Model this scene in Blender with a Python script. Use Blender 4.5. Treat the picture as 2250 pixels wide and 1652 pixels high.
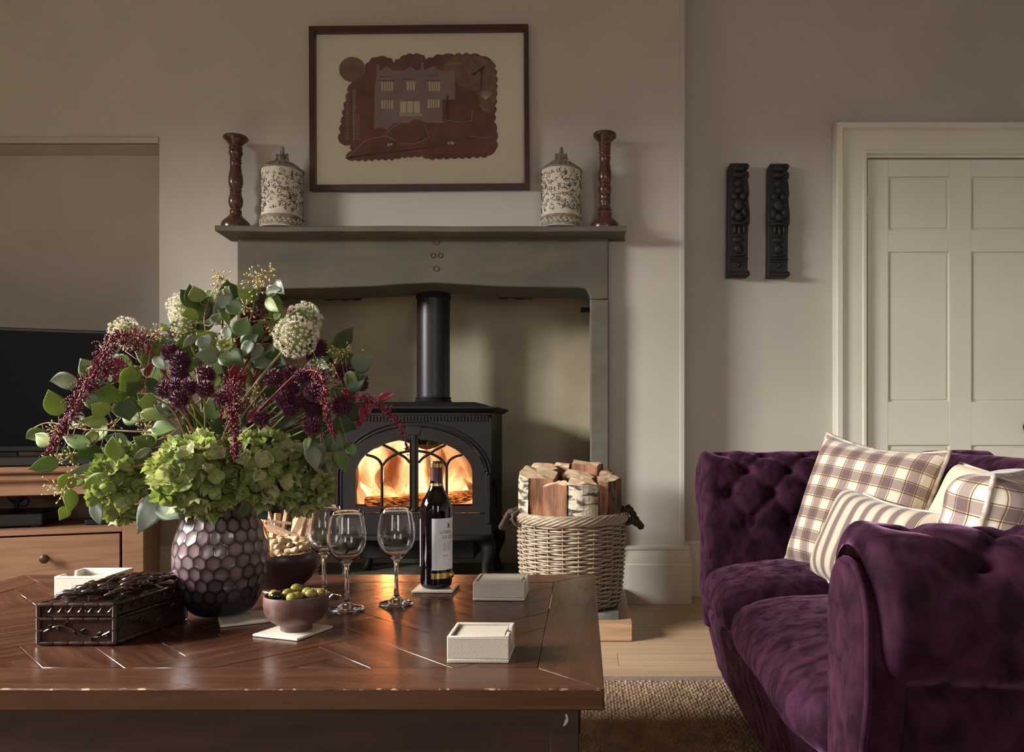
import bpy, bmesh, math, random
from mathutils import Vector, Matrix, Euler, noise
random.seed(7)
PI = math.pi
S = bpy.context.scene
C = S.collection
for o in list(bpy.data.objects): bpy.data.objects.remove(o, do_unlink=True)

# ------------------------------------------------------------------ camera
FPX, VX, VY, CH = 1750.0, 1280.0, 940.0, 0.78      # focal length and vanishing point in 2250x1652 px, eye height
cam_d = bpy.data.cameras.new('camera'); cam = bpy.data.objects.new('camera', cam_d); C.objects.link(cam)
cam.location = (0, 0, CH); cam.rotation_euler = (PI/2, 0, 0)
cam_d.sensor_fit = 'HORIZONTAL'; cam_d.sensor_width = 36; cam_d.lens = 36*FPX/2250
cam_d.shift_x = -(VX-1125)/2250; cam_d.shift_y = (VY-826)/2250; cam_d.clip_start = .05
S.camera = cam
def at(px, py, D): return Vector(((px-VX)*D/FPX, D, CH-(py-VY)*D/FPX))
def atz(px, py, z):
    D = (CH-z)*FPX/(py-VY); return at(px, py, D)

# ------------------------------------------------------------------ light and exposure
S.view_settings.view_transform = 'Standard'; S.view_settings.look = 'None'
S.view_settings.gamma = 1; S.view_settings.use_curve_mapping = False
S.view_settings.exposure = 0.03
w = bpy.data.worlds.new('sky'); S.world = w; w.use_nodes = True
w.node_tree.nodes['Background'].inputs[0].default_value = (.75, .82, .9, 1)
w.node_tree.nodes['Background'].inputs[1].default_value = .4
def window_light(name, loc, rot, sx, sy, e, col=(1, .95, .88), spread=160):
    l = bpy.data.lights.new(name, 'AREA'); l.shape = 'RECTANGLE'; l.size = sx; l.size_y = sy
    l.energy = e; l.color = col; l.spread = math.radians(spread)
    o = bpy.data.objects.new(name, l); C.objects.link(o); o.location = loc; o.rotation_euler = rot
    return o
R = math.radians
window_light('daylight_left_sky', (-6.3, .4, 3.2), (R(72), 0, R(-90)), 4.4, 2.2, 3000, (1, .975, .94), 150)   # bright sky seen through the left window
window_light('daylight_back_window_right', (1.55, -2.56, 1.45), (R(72), 0, 0), .9, 1.5, 15, (1, .97, .94), 100)
window_light('daylight_back_window_left', (-1.5, -2.56, 1.45), (R(72), 0, 0), .9, 1.5, 6, (1, .97, .94), 100)
try:
    S.cycles.max_bounces = 10; S.cycles.transparent_max_bounces = 16; S.cycles.sample_clamp_indirect = 6
    S.cycles.blur_glossy = 1.0
except Exception: pass

# ------------------------------------------------------------------ materials
def lin(c):
    return tuple((v/255/12.92 if v/255 <= .04045 else ((v/255+.055)/1.055)**2.4) for v in c)
def rgba(c): return lin(c)+(1,)
MATS = {}
def mat(name, c1, rough=.5, c2=None, scale=8, stretch=(1, 1, 1), detail=4, dist=0, lo=.35, hi=.65, bump=0, bscale=None,
        bstretch=None, metal=0, coat=0, sheen=0, tint=None, trans=0, ior=1.45, sss=0, spec=.5, r2=None, rnd=True):
    m = bpy.data.materials.new(name); m.use_nodes = True
    nt = m.node_tree; N = nt.nodes; L = nt.links; b = N['Principled BSDF']
    I = b.inputs
    I['Base Color'].default_value = rgba(c1); I['Roughness'].default_value = rough; I['Metallic'].default_value = metal
    I['Coat Weight'].default_value = coat; I['Coat Roughness'].default_value = .12
    I['Sheen Weight'].default_value = sheen; I['Sheen Roughness'].default_value = .35
    if tint: I['Sheen Tint'].default_value = rgba(tint)
    I['Transmission Weight'].default_value = trans; I['IOR'].default_value = ior
    I['Specular IOR Level'].default_value = spec
    if sss: I['Subsurface Weight'].default_value = sss; I['Subsurface Radius'].default_value = (.01, .012, .004)
    if c2 or bump or r2 is not None:
        tc = N.new('ShaderNodeTexCoord'); mp = N.new('ShaderNodeMapping'); L.new(tc.outputs['Object'], mp.inputs[0])
        mp.inputs['Scale'].default_value = stretch
        if rnd:
            oi = N.new('ShaderNodeObjectInfo'); ad = N.new('ShaderNodeVectorMath'); ad.operation = 'ADD'
            ml = N.new('ShaderNodeMath'); ml.operation = 'MULTIPLY'; ml.inputs[1].default_value = 37.0
            L.new(oi.outputs['Random'], ml.inputs[0]); L.new(tc.outputs['Object'], ad.inputs[0]); L.new(ml.outputs[0], ad.inputs[1])
            L.new(ad.outputs[0], mp.inputs[0])
        if c2 or r2 is not None:
            n = N.new('ShaderNodeTexNoise'); n.inputs['Scale'].default_value = scale; n.inputs['Detail'].default_value = detail
            n.inputs['Distortion'].default_value = dist; L.new(mp.outputs[0], n.inputs['Vector'])
            r = N.new('ShaderNodeValToRGB'); L.new(n.outputs['Fac'], r.inputs[0])
            r.color_ramp.elements[0].position = lo; r.color_ramp.elements[1].position = hi
            if c2:
                r.color_ramp.elements[0].color = rgba(c1); r.color_ramp.elements[1].color = rgba(c2)
                L.new(r.outputs[0], I['Base Color'])
            if r2 is not None:
                mr = N.new('ShaderNodeMapRange'); mr.inputs[3].default_value = rough; mr.inputs[4].default_value = r2
                L.new(n.outputs['Fac'], mr.inputs[0]); mr.inputs[1].default_value = lo; mr.inputs[2].default_value = hi
                L.new(mr.outputs[0], I['Roughness'])
        if bump:
            n2 = N.new('ShaderNodeTexNoise'); n2.inputs['Scale'].default_value = bscale or scale*4; n2.inputs['Detail'].default_value = 5
            mp2 = N.new('ShaderNodeMapping'); L.new(tc.outputs['Object'], mp2.inputs[0]); mp2.inputs['Scale'].default_value = bstretch or stretch
            L.new(mp2.outputs[0], n2.inputs['Vector'])
            bp = N.new('ShaderNodeBump'); bp.inputs['Strength'].default_value = bump; bp.inputs['Distance'].default_value = .004
            L.new(n2.outputs['Fac'], bp.inputs['Height']); L.new(bp.outputs[0], I['Normal'])
    MATS[name] = m
    return m
def thin_glass(name, tintc=(255, 255, 255), k=.06):
    m = bpy.data.materials.new(name); m.use_nodes = True; nt = m.node_tree; N = nt.nodes; L = nt.links
    N.remove(N['Principled BSDF']); out = N['Material Output']
    t = N.new('ShaderNodeBsdfTransparent'); t.inputs[0].default_value = rgba(tintc)
    g = N.new('ShaderNodeBsdfGlossy'); g.inputs['Roughness'].default_value = .03
    lw = N.new('ShaderNodeFresnel'); lw.inputs[0].default_value = 1.45
    mx = N.new('ShaderNodeMixShader'); L.new(lw.outputs[0], mx.inputs[0]); L.new(t.outputs[0], mx.inputs[1]); L.new(g.outputs[0], mx.inputs[2])
    L.new(mx.outputs[0], out.inputs[0]); return m

WALL = mat('painted_plaster', (178, 171, 160), .85, (184, 177, 167), 3, bump=.12, bscale=60, rnd=False)
CEIL = mat('ceiling_paint', (225, 220, 210), .9)
RECESS = mat('fireplace_plaster', (176, 166, 142), .9, (150, 140, 118), 2.2, bump=.25, bscale=18, rnd=False)
CREAM = mat('cream_satin_paint', (216, 212, 198), .38, (210, 205, 190), 2, bump=.03, bscale=120, rnd=False)
STONE = mat('sandstone', (82, 77, 66), .8, (100, 94, 80), 5, (1, 1, 2.5), 6, .4, .3, .7, bump=.35, bscale=55, rnd=False)
STONE2 = mat('sandstone_lintel', (78, 73, 62), .8, (96, 89, 75), 3, (1, 1, 2.2), 7, .6, .3, .7, bump=.35, bscale=60, rnd=False)
SLATE = mat('slate', (74, 74, 68), .6, (104, 102, 92), 18, bump=.5, bscale=40)
OAK = mat('oak_floor', (156, 129, 102), .38, (174, 148, 120), 3.5, (1, 14, 14), 5, .5, bump=.05, bscale=12, bstretch=(1, 20, 20))
OAKTRIM = mat('oak_trim', (148, 116, 86), .45, (168, 136, 104), 4, (1, 14, 14), 5, .6)
PINE = mat('honey_pine', (130, 97, 73), .42, (150, 115, 88), 4, (1, 10, 10), 5, .8, bump=.05, bscale=12)
MAHOG = mat('walnut_table', (52, 31, 22), .18, (76, 47, 32), 6, (1, 9, 9), 5, .5, .3, .7, bump=.05, bscale=26, bstretch=(1, 4, 1), r2=.30, spec=.5)
MAHOGB = mat('walnut_border', (60, 37, 26), .2, (80, 50, 34), 5, (1, 8, 8), 7, .9, .3, .7, bump=.05, bscale=24, bstretch=(1, 4, 1), r2=.32, spec=.5)
MAHOGD = mat('walnut_apron', (44, 29, 21), .45, (60, 40, 29), 5, (1, 8, 8), 6, .9, bump=.08, bscale=20)
WORN = mat('worn_edge', (84, 50, 30), .4, (205, 172, 128), 60, (1, 1, 1), 6, .3, .54, .64, rnd=False)
IRON = mat('cast_iron', (24, 20, 18), .55, (31, 26, 23), 14, bump=.12, bscale=160, spec=.25)
PIPE = mat('stove_pipe_enamel', (34, 33, 33), .38, spec=.5)
SOOT = mat('soot_black', (20, 18, 17), .9)
FIREBRICK = mat('fire_brick', (96, 70, 52), .9, (60, 44, 34), 9, bump=.4)
SCREEN = mat('television_black', (7, 7, 7), .38, spec=.12)
BLACKP = mat('black_plastic', (16, 15, 15), .32)
DWOOD = mat('turned_mahogany', (56, 34, 25), .3, (78, 48, 34), 9, (6, 6, 1), 5, .5, coat=.4)
DWOODR = mat('turned_groove_light', (150, 96, 60), .4)
CARVED = mat('ebonised_carving', (22, 18, 16), .6, (30, 25, 22), 20, bump=.4, bscale=90)
BOXW = mat('carved_box_wood', (40, 26, 19), .26, (58, 38, 27), 15, bump=.25, bscale=70, coat=.3)
LEATHER = mat('cream_leather', (192, 184, 168), .42, (200, 192, 176), 5, bump=.12, bscale=320)
STITCH = mat('stitch_thread', (236, 230, 216), .7)
FRAMEW = mat('picture_frame_wood', (58, 33, 26), .4, (68, 40, 31), 10, (8, 1, 8), 4)
PAPER = mat('mount_paper', (250, 242, 218), .85, (246, 236, 208), 4, rnd=False)
ART1 = mat('cut_paper_maroon', (104, 54, 48), .85, (126, 76, 66), 14, (1, 1, 1), 6, .5)
ART2 = mat('cut_paper_brown', (140, 112, 88), .85, (116, 82, 66), 22, (1, 1, 1), 6, .5)
ART3 = mat('cut_paper_mauve', (154, 132, 130), .85, (138, 118, 114), 12, (1, 1, 1), 6, .5)
ART4 = mat('cut_paper_dark', (84, 50, 44), .85)
ARTW = mat('cut_paper_light', (216, 204, 168), .85)
CERAM = mat('canister_plaster', (206, 198, 182), .75, (184, 174, 156), 14, bump=.2, bscale=60)
CERD = mat('canister_patina', (96, 88, 76), .7, (150, 141, 124), 40, bump=.4, bscale=90)
CERG = mat('canister_groove', (58, 52, 44), .85)
WICK = mat('willow', (126, 111, 92), .5, (168, 152, 130), 30, (1, 1, 6), 4, .3)
WICKD = mat('willow_stake', (112, 96, 76), .6, (134, 116, 92), 30)
ROPE = mat('dark_rope', (52, 40, 33), .85, (74, 58, 47), 60)
LOGEND = mat('log_cut_end', (214, 188, 152), .75, (194, 164, 128), 22, (1, 1, 1), 6, .8, bump=.3, bscale=60)
LOGSPLIT = mat('log_split_face', (168, 120, 86), .75, (112, 74, 54), 9, (3, 3, .7), 6, .8, bump=.5, bscale=30, bstretch=(6, 6, .6))
BARK = mat('birch_bark', (176, 166, 144), .85, (66, 56, 46), 26, (.6, .6, 1.8), 6, .7, .46, .56, bump=.9, bscale=60, bstretch=(1, 1, 2))
BARKD = mat('dark_bark', (104, 74, 56), .85, (60, 44, 36), 18, (2, 2, .8), 6, .8, .4, .6, bump=.9, bscale=40)
KIND = mat('kindling_wood', (198, 168, 138), .7, (170, 138, 110), 14, (6, 6, 1), 5, .4)
NUT = mat('peanut_shell', (200, 172, 134), .7, (180, 150, 110), 60, bump=.8, bscale=220)
OLIVE = mat('green_olive', (134, 124, 56), .16, (118, 108, 44), 30, coat=.4)
OLIVEB = mat('black_olive', (22, 18, 18), .12, coat=.5)
BOWLC = mat('copper_wash_bowl', (100, 70, 62), .42, (74, 49, 43), 9, (1, 1, 2.5), 5, .8, bump=.1, bscale=50)
BOWLD = mat('dark_wood_bowl', (62, 38, 32), .35, (44, 27, 23), 10, (1, 1, 2), 5, .6)
GLASS = mat('clear_glass', (255, 255, 255), .0, trans=1, ior=1.48)
BOTTLE = mat('wine_bottle_glass', (12, 7, 7), .06, spec=.6)
CAPS = mat('capsule_maroon', (74, 38, 34), .35)
GOLD = mat('gold_foil', (190, 158, 92), .28, metal=1)
LABEL = mat('white_label', (226, 226, 228), .6)
INK = mat('label_ink', (40, 38, 38), .7)
INKB = mat('label_ink_brown', (132, 100, 66), .7)
INKG = mat('label_ink_grey', (168, 168, 172), .7)
STEM = mat('flower_stem', (126, 120, 62), .55, (106, 110, 56), 20)
TWIG = mat('eucalyptus_twig', (140, 112, 74), .6)
HYD = mat('hydrangea_petal', (150, 168, 86), .55, (192, 192, 120), 6, (1, 1, 1), 3, .2, .3, .7, sss=.0, bump=.2, bscale=120)
SEED = mat('eucalyptus_seed', (196, 190, 120), .5)
WALL_F = mat('white_allium_floret', (214, 206, 182), .7, (226, 220, 200), 30)
ALLC = mat('allium_core', (124, 126, 82), .7)
ALLP = mat('purple_allium_floret', (72, 24, 46), .6, (104, 46, 72), 120)
ALLPC = mat('purple_allium_core', (52, 18, 34), .8)
AMAR = mat('amaranth_plume', (88, 22, 36), .65, (112, 36, 50), 90)
AMARL = mat('amaranth_leaf', (116, 28, 40), .45)
HYLEAF = mat('hydrangea_leaf', (150, 162, 152), .55, (124, 138, 124), 14, bump=.5, bscale=40)
RUG = mat('sisal_rug', (84, 68, 52), .9, (104, 86, 66), 60, bump=.8, bscale=120, rnd=False)
RUGK = mat('sisal_knot', (144, 120, 94), .85, (176, 150, 122), 26, rnd=False)
RUGB = mat('rug_border_tape', (116, 102, 92), .95, (130, 115, 104), 60, bump=.5, bscale=200)
def leafmat(name, c, c2, back):
    m = mat(name, c, .5, c2, 26, (1, 1, 1), 4, .4)
    nt = m.node_tree; N = nt.nodes; L = nt.links; b = N['Principled BSDF']
    tr = N.new('ShaderNodeBsdfTranslucent'); tr.inputs[0].default_value = rgba(back)
    mx = N.new('ShaderNodeMixShader'); mx.inputs[0].default_value = .3
    L.new(b.outputs[0], mx.inputs[1]); L.new(tr.outputs[0], mx.inputs[2]); L.new(mx.outputs[0], N['Material Output'].inputs[0])
    return m
LEAF = [leafmat('leaf_bright', (120, 136, 66), (140, 154, 82), (150, 170, 66)),
        leafmat('leaf_dark', (66, 84, 50), (78, 98, 58), (90, 120, 40)),
        leafmat('leaf_grey', (116, 128, 106), (138, 148, 128), (120, 140, 90)),
        leafmat('leaf_mid', (94, 116, 60), (108, 130, 70), (120, 150, 60))]
HYDS = [leafmat('hydrangea_petal_lime', (146, 158, 92), (172, 178, 116), (160, 175, 80)),
        leafmat('hydrangea_petal_green', (116, 128, 70), (142, 150, 90), (130, 148, 60)),
        leafmat('hydrangea_petal_pale', (172, 172, 124), (184, 180, 136), (175, 180, 105))]
def velvet():
    m = mat('purple_velvet', (30, 13, 23), .8, (54, 27, 44), 30, (1, 1, .7), 10, .6, .36, .68, sheen=.42, tint=(192, 136, 176), bump=.15, bscale=90, spec=.06, rnd=False)
    nt = m.node_tree; nz = [q for q in nt.nodes if q.type == 'TEX_NOISE'][0]; mr_ = nt.nodes.new('ShaderNodeMapRange')
    mr_.inputs[1].default_value = .38; mr_.inputs[2].default_value = .66; mr_.inputs[3].default_value = .10; mr_.inputs[4].default_value = .52
    nt.links.new(nz.outputs['Fac'], mr_.inputs[0]); nt.links.new(mr_.outputs[0], nt.nodes['Principled BSDF'].inputs['Sheen Weight'])
    return m
VELVET = velvet()
def fabric(name, plaid=True):
    m = bpy.data.materials.new(name); m.use_nodes = True; nt = m.node_tree; N = nt.nodes; L = nt.links; b = N['Principled BSDF']
    b.inputs['Roughness'].default_value = .85; b.inputs['Sheen Weight'].default_value = .25
    tc = N.new('ShaderNodeUVMap'); sp = N.new('ShaderNodeSeparateXYZ'); L.new(tc.outputs[0], sp.inputs[0])
    def ramp(axis, per, stops):
        d = N.new('ShaderNodeMath'); d.operation = 'DIVIDE'; d.inputs[1].default_value = per; L.new(sp.outputs[axis], d.inputs[0])
        f = N.new('ShaderNodeMath'); f.operation = 'FRACT'; L.new(d.outputs[0], f.inputs[0])
        r = N.new('ShaderNodeValToRGB'); r.color_ramp.interpolation = 'CONSTANT'; L.new(f.outputs[0], r.inputs[0])
        e = r.color_ramp.elements
        while len(e) < len(stops): e.new(.5)
        for q, (p, c) in zip(e, stops): q.position = p; q.color = rgba(c)
        return r
    cr, mv, tn, dk = (255, 255, 255), (176, 162, 166), (246, 234, 212), (118, 92, 84)
    if plaid:
        st = [(0, cr), (.40, tn), (.455, dk), (.49, tn), (.53, mv), (.92, tn), (.96, dk), (.985, tn)]
        a = ramp(0, .060, st); c = ramp(1, .060, st)
        mx = N.new('ShaderNodeMix'); mx.data_type = 'RGBA'; mx.blend_type = 'MULTIPLY'; mx.inputs[0].default_value = 1
        L.new(a.outputs[0], mx.inputs[6]); L.new(c.outputs[0], mx.inputs[7])
        m2 = N.new('ShaderNodeMix'); m2.data_type = 'RGBA'; m2.blend_type = 'MULTIPLY'; m2.inputs[0].default_value = 1
        L.new(mx.outputs[2], m2.inputs[6]); m2.inputs[7].default_value = rgba((208, 197, 180)); L.new(m2.outputs[2], b.inputs['Base Color'])
    else:
        st = [(0, (208, 196, 172)), (.42, (166, 138, 100)), (.45, (208, 196, 172)), (.49, (124, 104, 98)), (.90, (208, 196, 172)), (.94, (112, 86, 70)), (.965, (208, 196, 172))]
        a = ramp(0, .050, st); L.new(a.outputs[0], b.inputs['Base Color'])
    return m
PLAID = fabric('plaid_cotton'); STRIPE = fabric('striped_cotton', False)
CREAMF = mat('cream_cotton', (222, 204, 172), .85, sheen=.2)
PIPING = mat('cream_piping', (214, 204, 186), .8)
def vase_mat():
    m = bpy.data.materials.new('plum_cut_glass'); m.use_nodes = True; nt = m.node_tree; N = nt.nodes; L = nt.links; b = N['Principled BSDF']
    a = N.new('ShaderNodeAttribute'); a.attribute_name = 'cut'
    r = N.new('ShaderNodeValToRGB'); L.new(a.outputs['Fac'], r.inputs[0]); e = r.color_ramp.elements
    e[0].color = rgba((62, 38, 43)); e[1].color = rgba((166, 142, 140)); e[0].position = .1; e[1].position = .9
    tc = N.new('ShaderNodeTexCoord'); sp = N.new('ShaderNodeSeparateXYZ'); L.new(tc.outputs['Object'], sp.inputs[0])
    mr = N.new('ShaderNodeMapRange'); mr.inputs[1].default_value = .02; mr.inputs[2].default_value = .15; L.new(sp.outputs[2], mr.inputs[0])
    mx = N.new('ShaderNodeMix'); mx.data_type = 'RGBA'; mx.inputs[6].default_value = rgba((34, 24, 32)); L.new(r.outputs[0], mx.inputs[7])
    L.new(mr.outputs[0], mx.inputs[0]); L.new(mx.outputs[2], b.inputs['Base Color'])
    b.inputs['Coat Weight'].default_value = .4; b.inputs['Roughness'].default_value = .28; b.inputs['Transmission Weight'].default_value = .5; b.inputs['IOR'].default_value = 1.45
    return m
VASEM = vase_mat()
def flame_mat():
    m = bpy.data.materials.new('burning_flame'); m.use_nodes = True; nt = m.node_tree; N = nt.nodes; L = nt.links
    N.remove(N['Principled BSDF'])
    tc = N.new('ShaderNodeTexCoord'); mp = N.new('ShaderNodeMapping'); mp.inputs['Scale'].default_value = (5, 5, 2.6); L.new(tc.outputs['Object'], mp.inputs[0])
    n = N.new('ShaderNodeTexNoise'); n.inputs['Scale'].default_value = 1.0; n.inputs['Detail'].default_value = 4; n.inputs['Distortion'].default_value = 1.2
    L.new(mp.outputs[0], n.inputs['Vector'])
    r = N.new('ShaderNodeValToRGB'); L.new(n.outputs['Fac'], r.inputs[0]); e = r.color_ramp.elements
    e[0].position = .30; e[0].color = (.42, .10, .035, 1); e[1].position = .66; e[1].color = (1, .80, .58, 1)
    q = e.new(.42); q.color = (.86, .38, .17, 1); q = e.new(.52); q.color = (1, .60, .33, 1)
    em = N.new('ShaderNodeEmission'); L.new(r.outputs[0], em.inputs[0])
    ms_ = N.new('ShaderNodeMapRange'); ms_.inputs[1].default_value = .38; ms_.inputs[2].default_value = .68; ms_.inputs[3].default_value = .9; ms_.inputs[4].default_value = 4.6
    L.new(n.outputs['Fac'], ms_.inputs[0]); L.new(ms_.outputs[0], em.inputs[1])
    L.new(em.outputs[0], N['Material Output'].inputs[0]); return m
FLAME = flame_mat()
def ember_mat():
    m = bpy.data.materials.new('glowing_ember'); m.use_nodes = True; nt = m.node_tree; N = nt.nodes; L = nt.links; b = N['Principled BSDF']
    n = N.new('ShaderNodeTexNoise'); n.inputs['Scale'].default_value = 14; n.inputs['Detail'].default_value = 6
    r = N.new('ShaderNodeValToRGB'); L.new(n.outputs['Fac'], r.inputs[0]); e = r.color_ramp.elements
    e[0].position = .45; e[0].color = (.02, .005, .002, 1); e[1].position = .75; e[1].color = (1, .32, .08, 1)
    b.inputs['Base Color'].default_value = (.03, .02, .015, 1); L.new(r.outputs[0], b.inputs['Emission Color']); b.inputs['Emission Strength'].default_value = 1.5
    return m
EMBER = ember_mat()
PANE = thin_glass('stove_pane_glass', (250, 240, 225)); PICGLASS = thin_glass('picture_glass')

# ------------------------------------------------------------------ mesh helpers
def world(o):
    m = o.matrix_basis.copy()
    return (world(o.parent) @ m) if o.parent else m
class MB:
    def __init__(s): s.v = []; s.f = []; s.mi = []; s.cur = 0; s.at = None; s.uv = None
    def add(s, vs, fs):
        k = len(s.v); s.v += [tuple(v) for v in vs]
        for f in fs: s.f.append(tuple(k+i for i in f)); s.mi.append(s.cur)
        return s
    def box(s, a, b):
        x0, x1 = sorted((a[0], b[0])); y0, y1 = sorted((a[1], b[1])); z0, z1 = sorted((a[2], b[2]))
        return s.add([(x, y, z) for z in (z0, z1) for y in (y0, y1) for x in (x0, x1)],
                     [(0, 2, 3, 1), (4, 5, 7, 6), (0, 1, 5, 4), (2, 6, 7, 3), (0, 4, 6, 2), (1, 3, 7, 5)])
    def hexa(s, p):   # 8 points: bottom ring 4, top ring 4
        return s.add(p, [(3, 2, 1, 0), (4, 5, 6, 7), (0, 1, 5, 4), (1, 2, 6, 5), (2, 3, 7, 6), (3, 0, 4, 7)])
    def prism(s, poly, d):   # 3d polygon extruded by vector d
        n = len(poly); d = Vector(d); a = [Vector(p) for p in poly]; b = [p+d for p in a]
        return s.add(a+b, [tuple(range(n-1, -1, -1)), tuple(range(n, 2*n))]+[(i, (i+1) % n, n+(i+1) % n, n+i) for i in range(n)])
    def lathe(s, prof, c=(0, 0, 0), n=32, close=False):
        vs = []
        for r, z in prof:
            for i in range(n):
                a = 2*PI*i/n; vs.append((c[0]+r*math.cos(a), c[1]+r*math.sin(a), c[2]+z))
        m = len(prof); fs = []
        for j in range(m-1 if not close else m):
            k = (j+1) % m
            for i in range(n):
                fs.append((j*n+i, j*n+(i+1) % n, k*n+(i+1) % n, k*n+i))
        if not close:
            if prof[0][0] > 1e-5: fs.append(tuple(range(n-1, -1, -1)))
            if prof[-1][0] > 1e-5: fs.append(tuple((m-1)*n+i for i in range(n)))
        return s.add(vs, fs)
    def tube(s, pts, r, n=6, cap=True, closed=False):
        pts = [Vector(p) for p in pts]; m = len(pts); vs = []; fs = []
        rs = r if isinstance(r, (list, tuple)) else [r]*m
        up = None
        for i, p in enumerate(pts):
            t = (pts[(i+1) % m]-pts[i-1]) if closed else (pts[min(i+1, m-1)]-pts[max(i-1, 0)])
            t = t.normalized() if t.length > 1e-9 else Vector((0, 0, 1))
            if up is None: up = Vector((0, 0, 1)) if abs(t.z) < .9 else Vector((1, 0, 0))
            a = t.cross(up); a = a.normalized() if a.length > 1e-6 else t.orthogonal().normalized()
            b = a.cross(t).normalized(); up = b
            for k in range(n):
                q = 2*PI*k/n; vs.append(p+a*(rs[i]*math.cos(q))+b*(rs[i]*math.sin(q)))
        for i in range(m if closed else m-1):
            j = (i+1) % m
            for k in range(n): fs.append((i*n+k, i*n+(k+1) % n, j*n+(k+1) % n, j*n+k))
        if cap and not closed: fs += [tuple(range(n-1, -1, -1)), tuple((m-1)*n+k for k in range(n))]
        return s.add(vs, fs)
    def grid(s, fn, nu, nv, wu=False, wv=False, uvfn=None):
        vs = []; fs = []
        for j in range(nv+(0 if wv else 1)):
            for i in range(nu+(0 if wu else 1)): vs.append(fn(i/nu, j/nv))
        W = nu if wu else nu+1; H = nv if wv else nv+1
        for j in range(nv):
            for i in range(nu):
                fs.append((j*W+i, j*W+(i+1) % W, ((j+1) % H)*W+(i+1) % W, ((j+1) % H)*W+i))
        return s.add(vs, fs)
    def ball(s, c, r, nu=10, nv=6, M=None):
        c = Vector(c); r = r if isinstance(r, (tuple, list)) else (r, r, r)
        def fn(u, v):
            t = PI*(v-.5); a = 2*PI*u
            p = Vector((r[0]*math.cos(t)*math.cos(a), r[1]*math.cos(t)*math.sin(a), r[2]*math.sin(t)))
            return c+(M @ p if M else p)
        return s.grid(fn, nu, nv, wu=True)
    def build(s, name, m, parent=None, smooth=35, bevel=0, seg=2, local=False, sub=0):
        me = bpy.data.meshes.new(name); v = s.v
        if parent is not None and not local:
            iv = world(parent).inverted(); v = [iv @ Vector(p) for p in v]
        me.from_pydata([tuple(p) for p in v], [], s.f)
        for q in (m if isinstance(m, (list, tuple)) else [m]): me.materials.append(q)
        if any(s.mi): me.polygons.foreach_set('material_index', s.mi)
        if smooth:
            me.polygons.foreach_set('use_smooth', [True]*len(me.polygons))
            if smooth < 180: me.set_sharp_from_angle(angle=R(smooth))
        if s.uv:
            ul = me.uv_layers.new(name='UVMap')
            for l in me.loops: ul.data[l.index].uv = s.uv[l.vertex_index]
        if s.at:
            at_ = me.attributes.new('cut', 'FLOAT', 'POINT'); at_.data.foreach_set('value', s.at)
        me.validate(); me.update()
        o = bpy.data.objects.new(name, me); C.objects.link(o)
        if parent is not None: o.parent = parent
        if bevel:
            b = o.modifiers.new('bevel', 'BEVEL'); b.width = bevel; b.segments = seg; b.limit_method = 'ANGLE'; b.angle_limit = R(40)
            b.harden_normals = False
        if sub:
            q = o.modifiers.new('sub', 'SUBSURF'); q.levels = sub; q.render_levels = sub
        return o
def tag(o, label=None, cat=None, group=None, kind=None):
    if label: o['label'] = label
    if cat: o['category'] = cat
    if group: o['group'] = group
    if kind: o['kind'] = kind
    return o
def thing(name, label, cat, loc=(0, 0, 0), rz=0, group=None):
    o = bpy.data.objects.new(name, None); C.objects.link(o); o.location = loc; o.rotation_euler = (0, 0, rz); o.empty_display_size = .05
    return tag(o, label, cat, group)
def struct(name, mb, m, bevel=0, **k):
    o = mb.build(name, m, bevel=bevel, **k); o['kind'] = 'structure'; return o
def piece(name, me, parent, mtx=None):
    o = bpy.data.objects.new(name, me); C.objects.link(o); o.parent = parent
    if mtx is not None: o.matrix_basis = mtx
    return o
def smoothstep(a, b, x):
    t = max(0, min(1, (x-a)/(b-a))); return t*t*(3-2*t)
def lerp(a, b, t): return a+(b-a)*t
def interp(pts, t):   # piecewise smooth polyline, t 0..1
    n = len(pts)-1; k = min(int(t*n), n-1); f = t*n-k
    P = [Vector(p) for p in pts]; a = P[max(k-1, 0)]; b = P[k]; c = P[k+1]; d = P[min(k+2, n)]
    return .5*((2*b)+(c-a)*f+(2*a-5*b+4*c-d)*f*f+(3*b-a-3*c+d)*f**3)
def curve(pts, n): return [interp(pts, i/n) for i in range(n+1)]

# ================================================================== the room
XL, XR, YB, YA, YW, ZC = -3.4, 2.6, -2.6, 3.72, 3.56, 2.95     # side walls, wall behind camera, alcove plane, breast plane, ceiling
XB0, XB1 = -1.892, .454                                        # chimney breast
XF0, XF1, YF = -1.455, .034, 4.06                              # fireplace opening and its back
fl = struct('floor', MB().box((XL, YB, -.06), (XR, YF+.2, -.012)), OAK)
bw = .155; y = 1.06
pm = MB().box((0, 0, -.012), (1.0, bw-.0016, 0)).build('plank', OAK, fl, bevel=.0012)
plank_me = pm.data; bpy.data.objects.remove(pm)
row = 0
while y < YA:
    x = XL+.02-(row % 3)*.9
    while x < XR:
        ln = 2.2; a = max(x, XL); b = min(x+ln-.0016, XR)
        if b-a > .05:
            o = piece('plank', plank_me, fl, Matrix.Translation((a, y, 0)) @ Matrix.Diagonal((b-a, 1, 1, 1)))
            if not any(md.type == 'BEVEL' for md in o.modifiers):
                pass
        x += ln
    y += bw; row += 1
struct('ceiling', MB().box((XL-.1, YB-.1, ZC), (XR+.1, YF+.2, ZC+.1)), CEIL)
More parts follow.
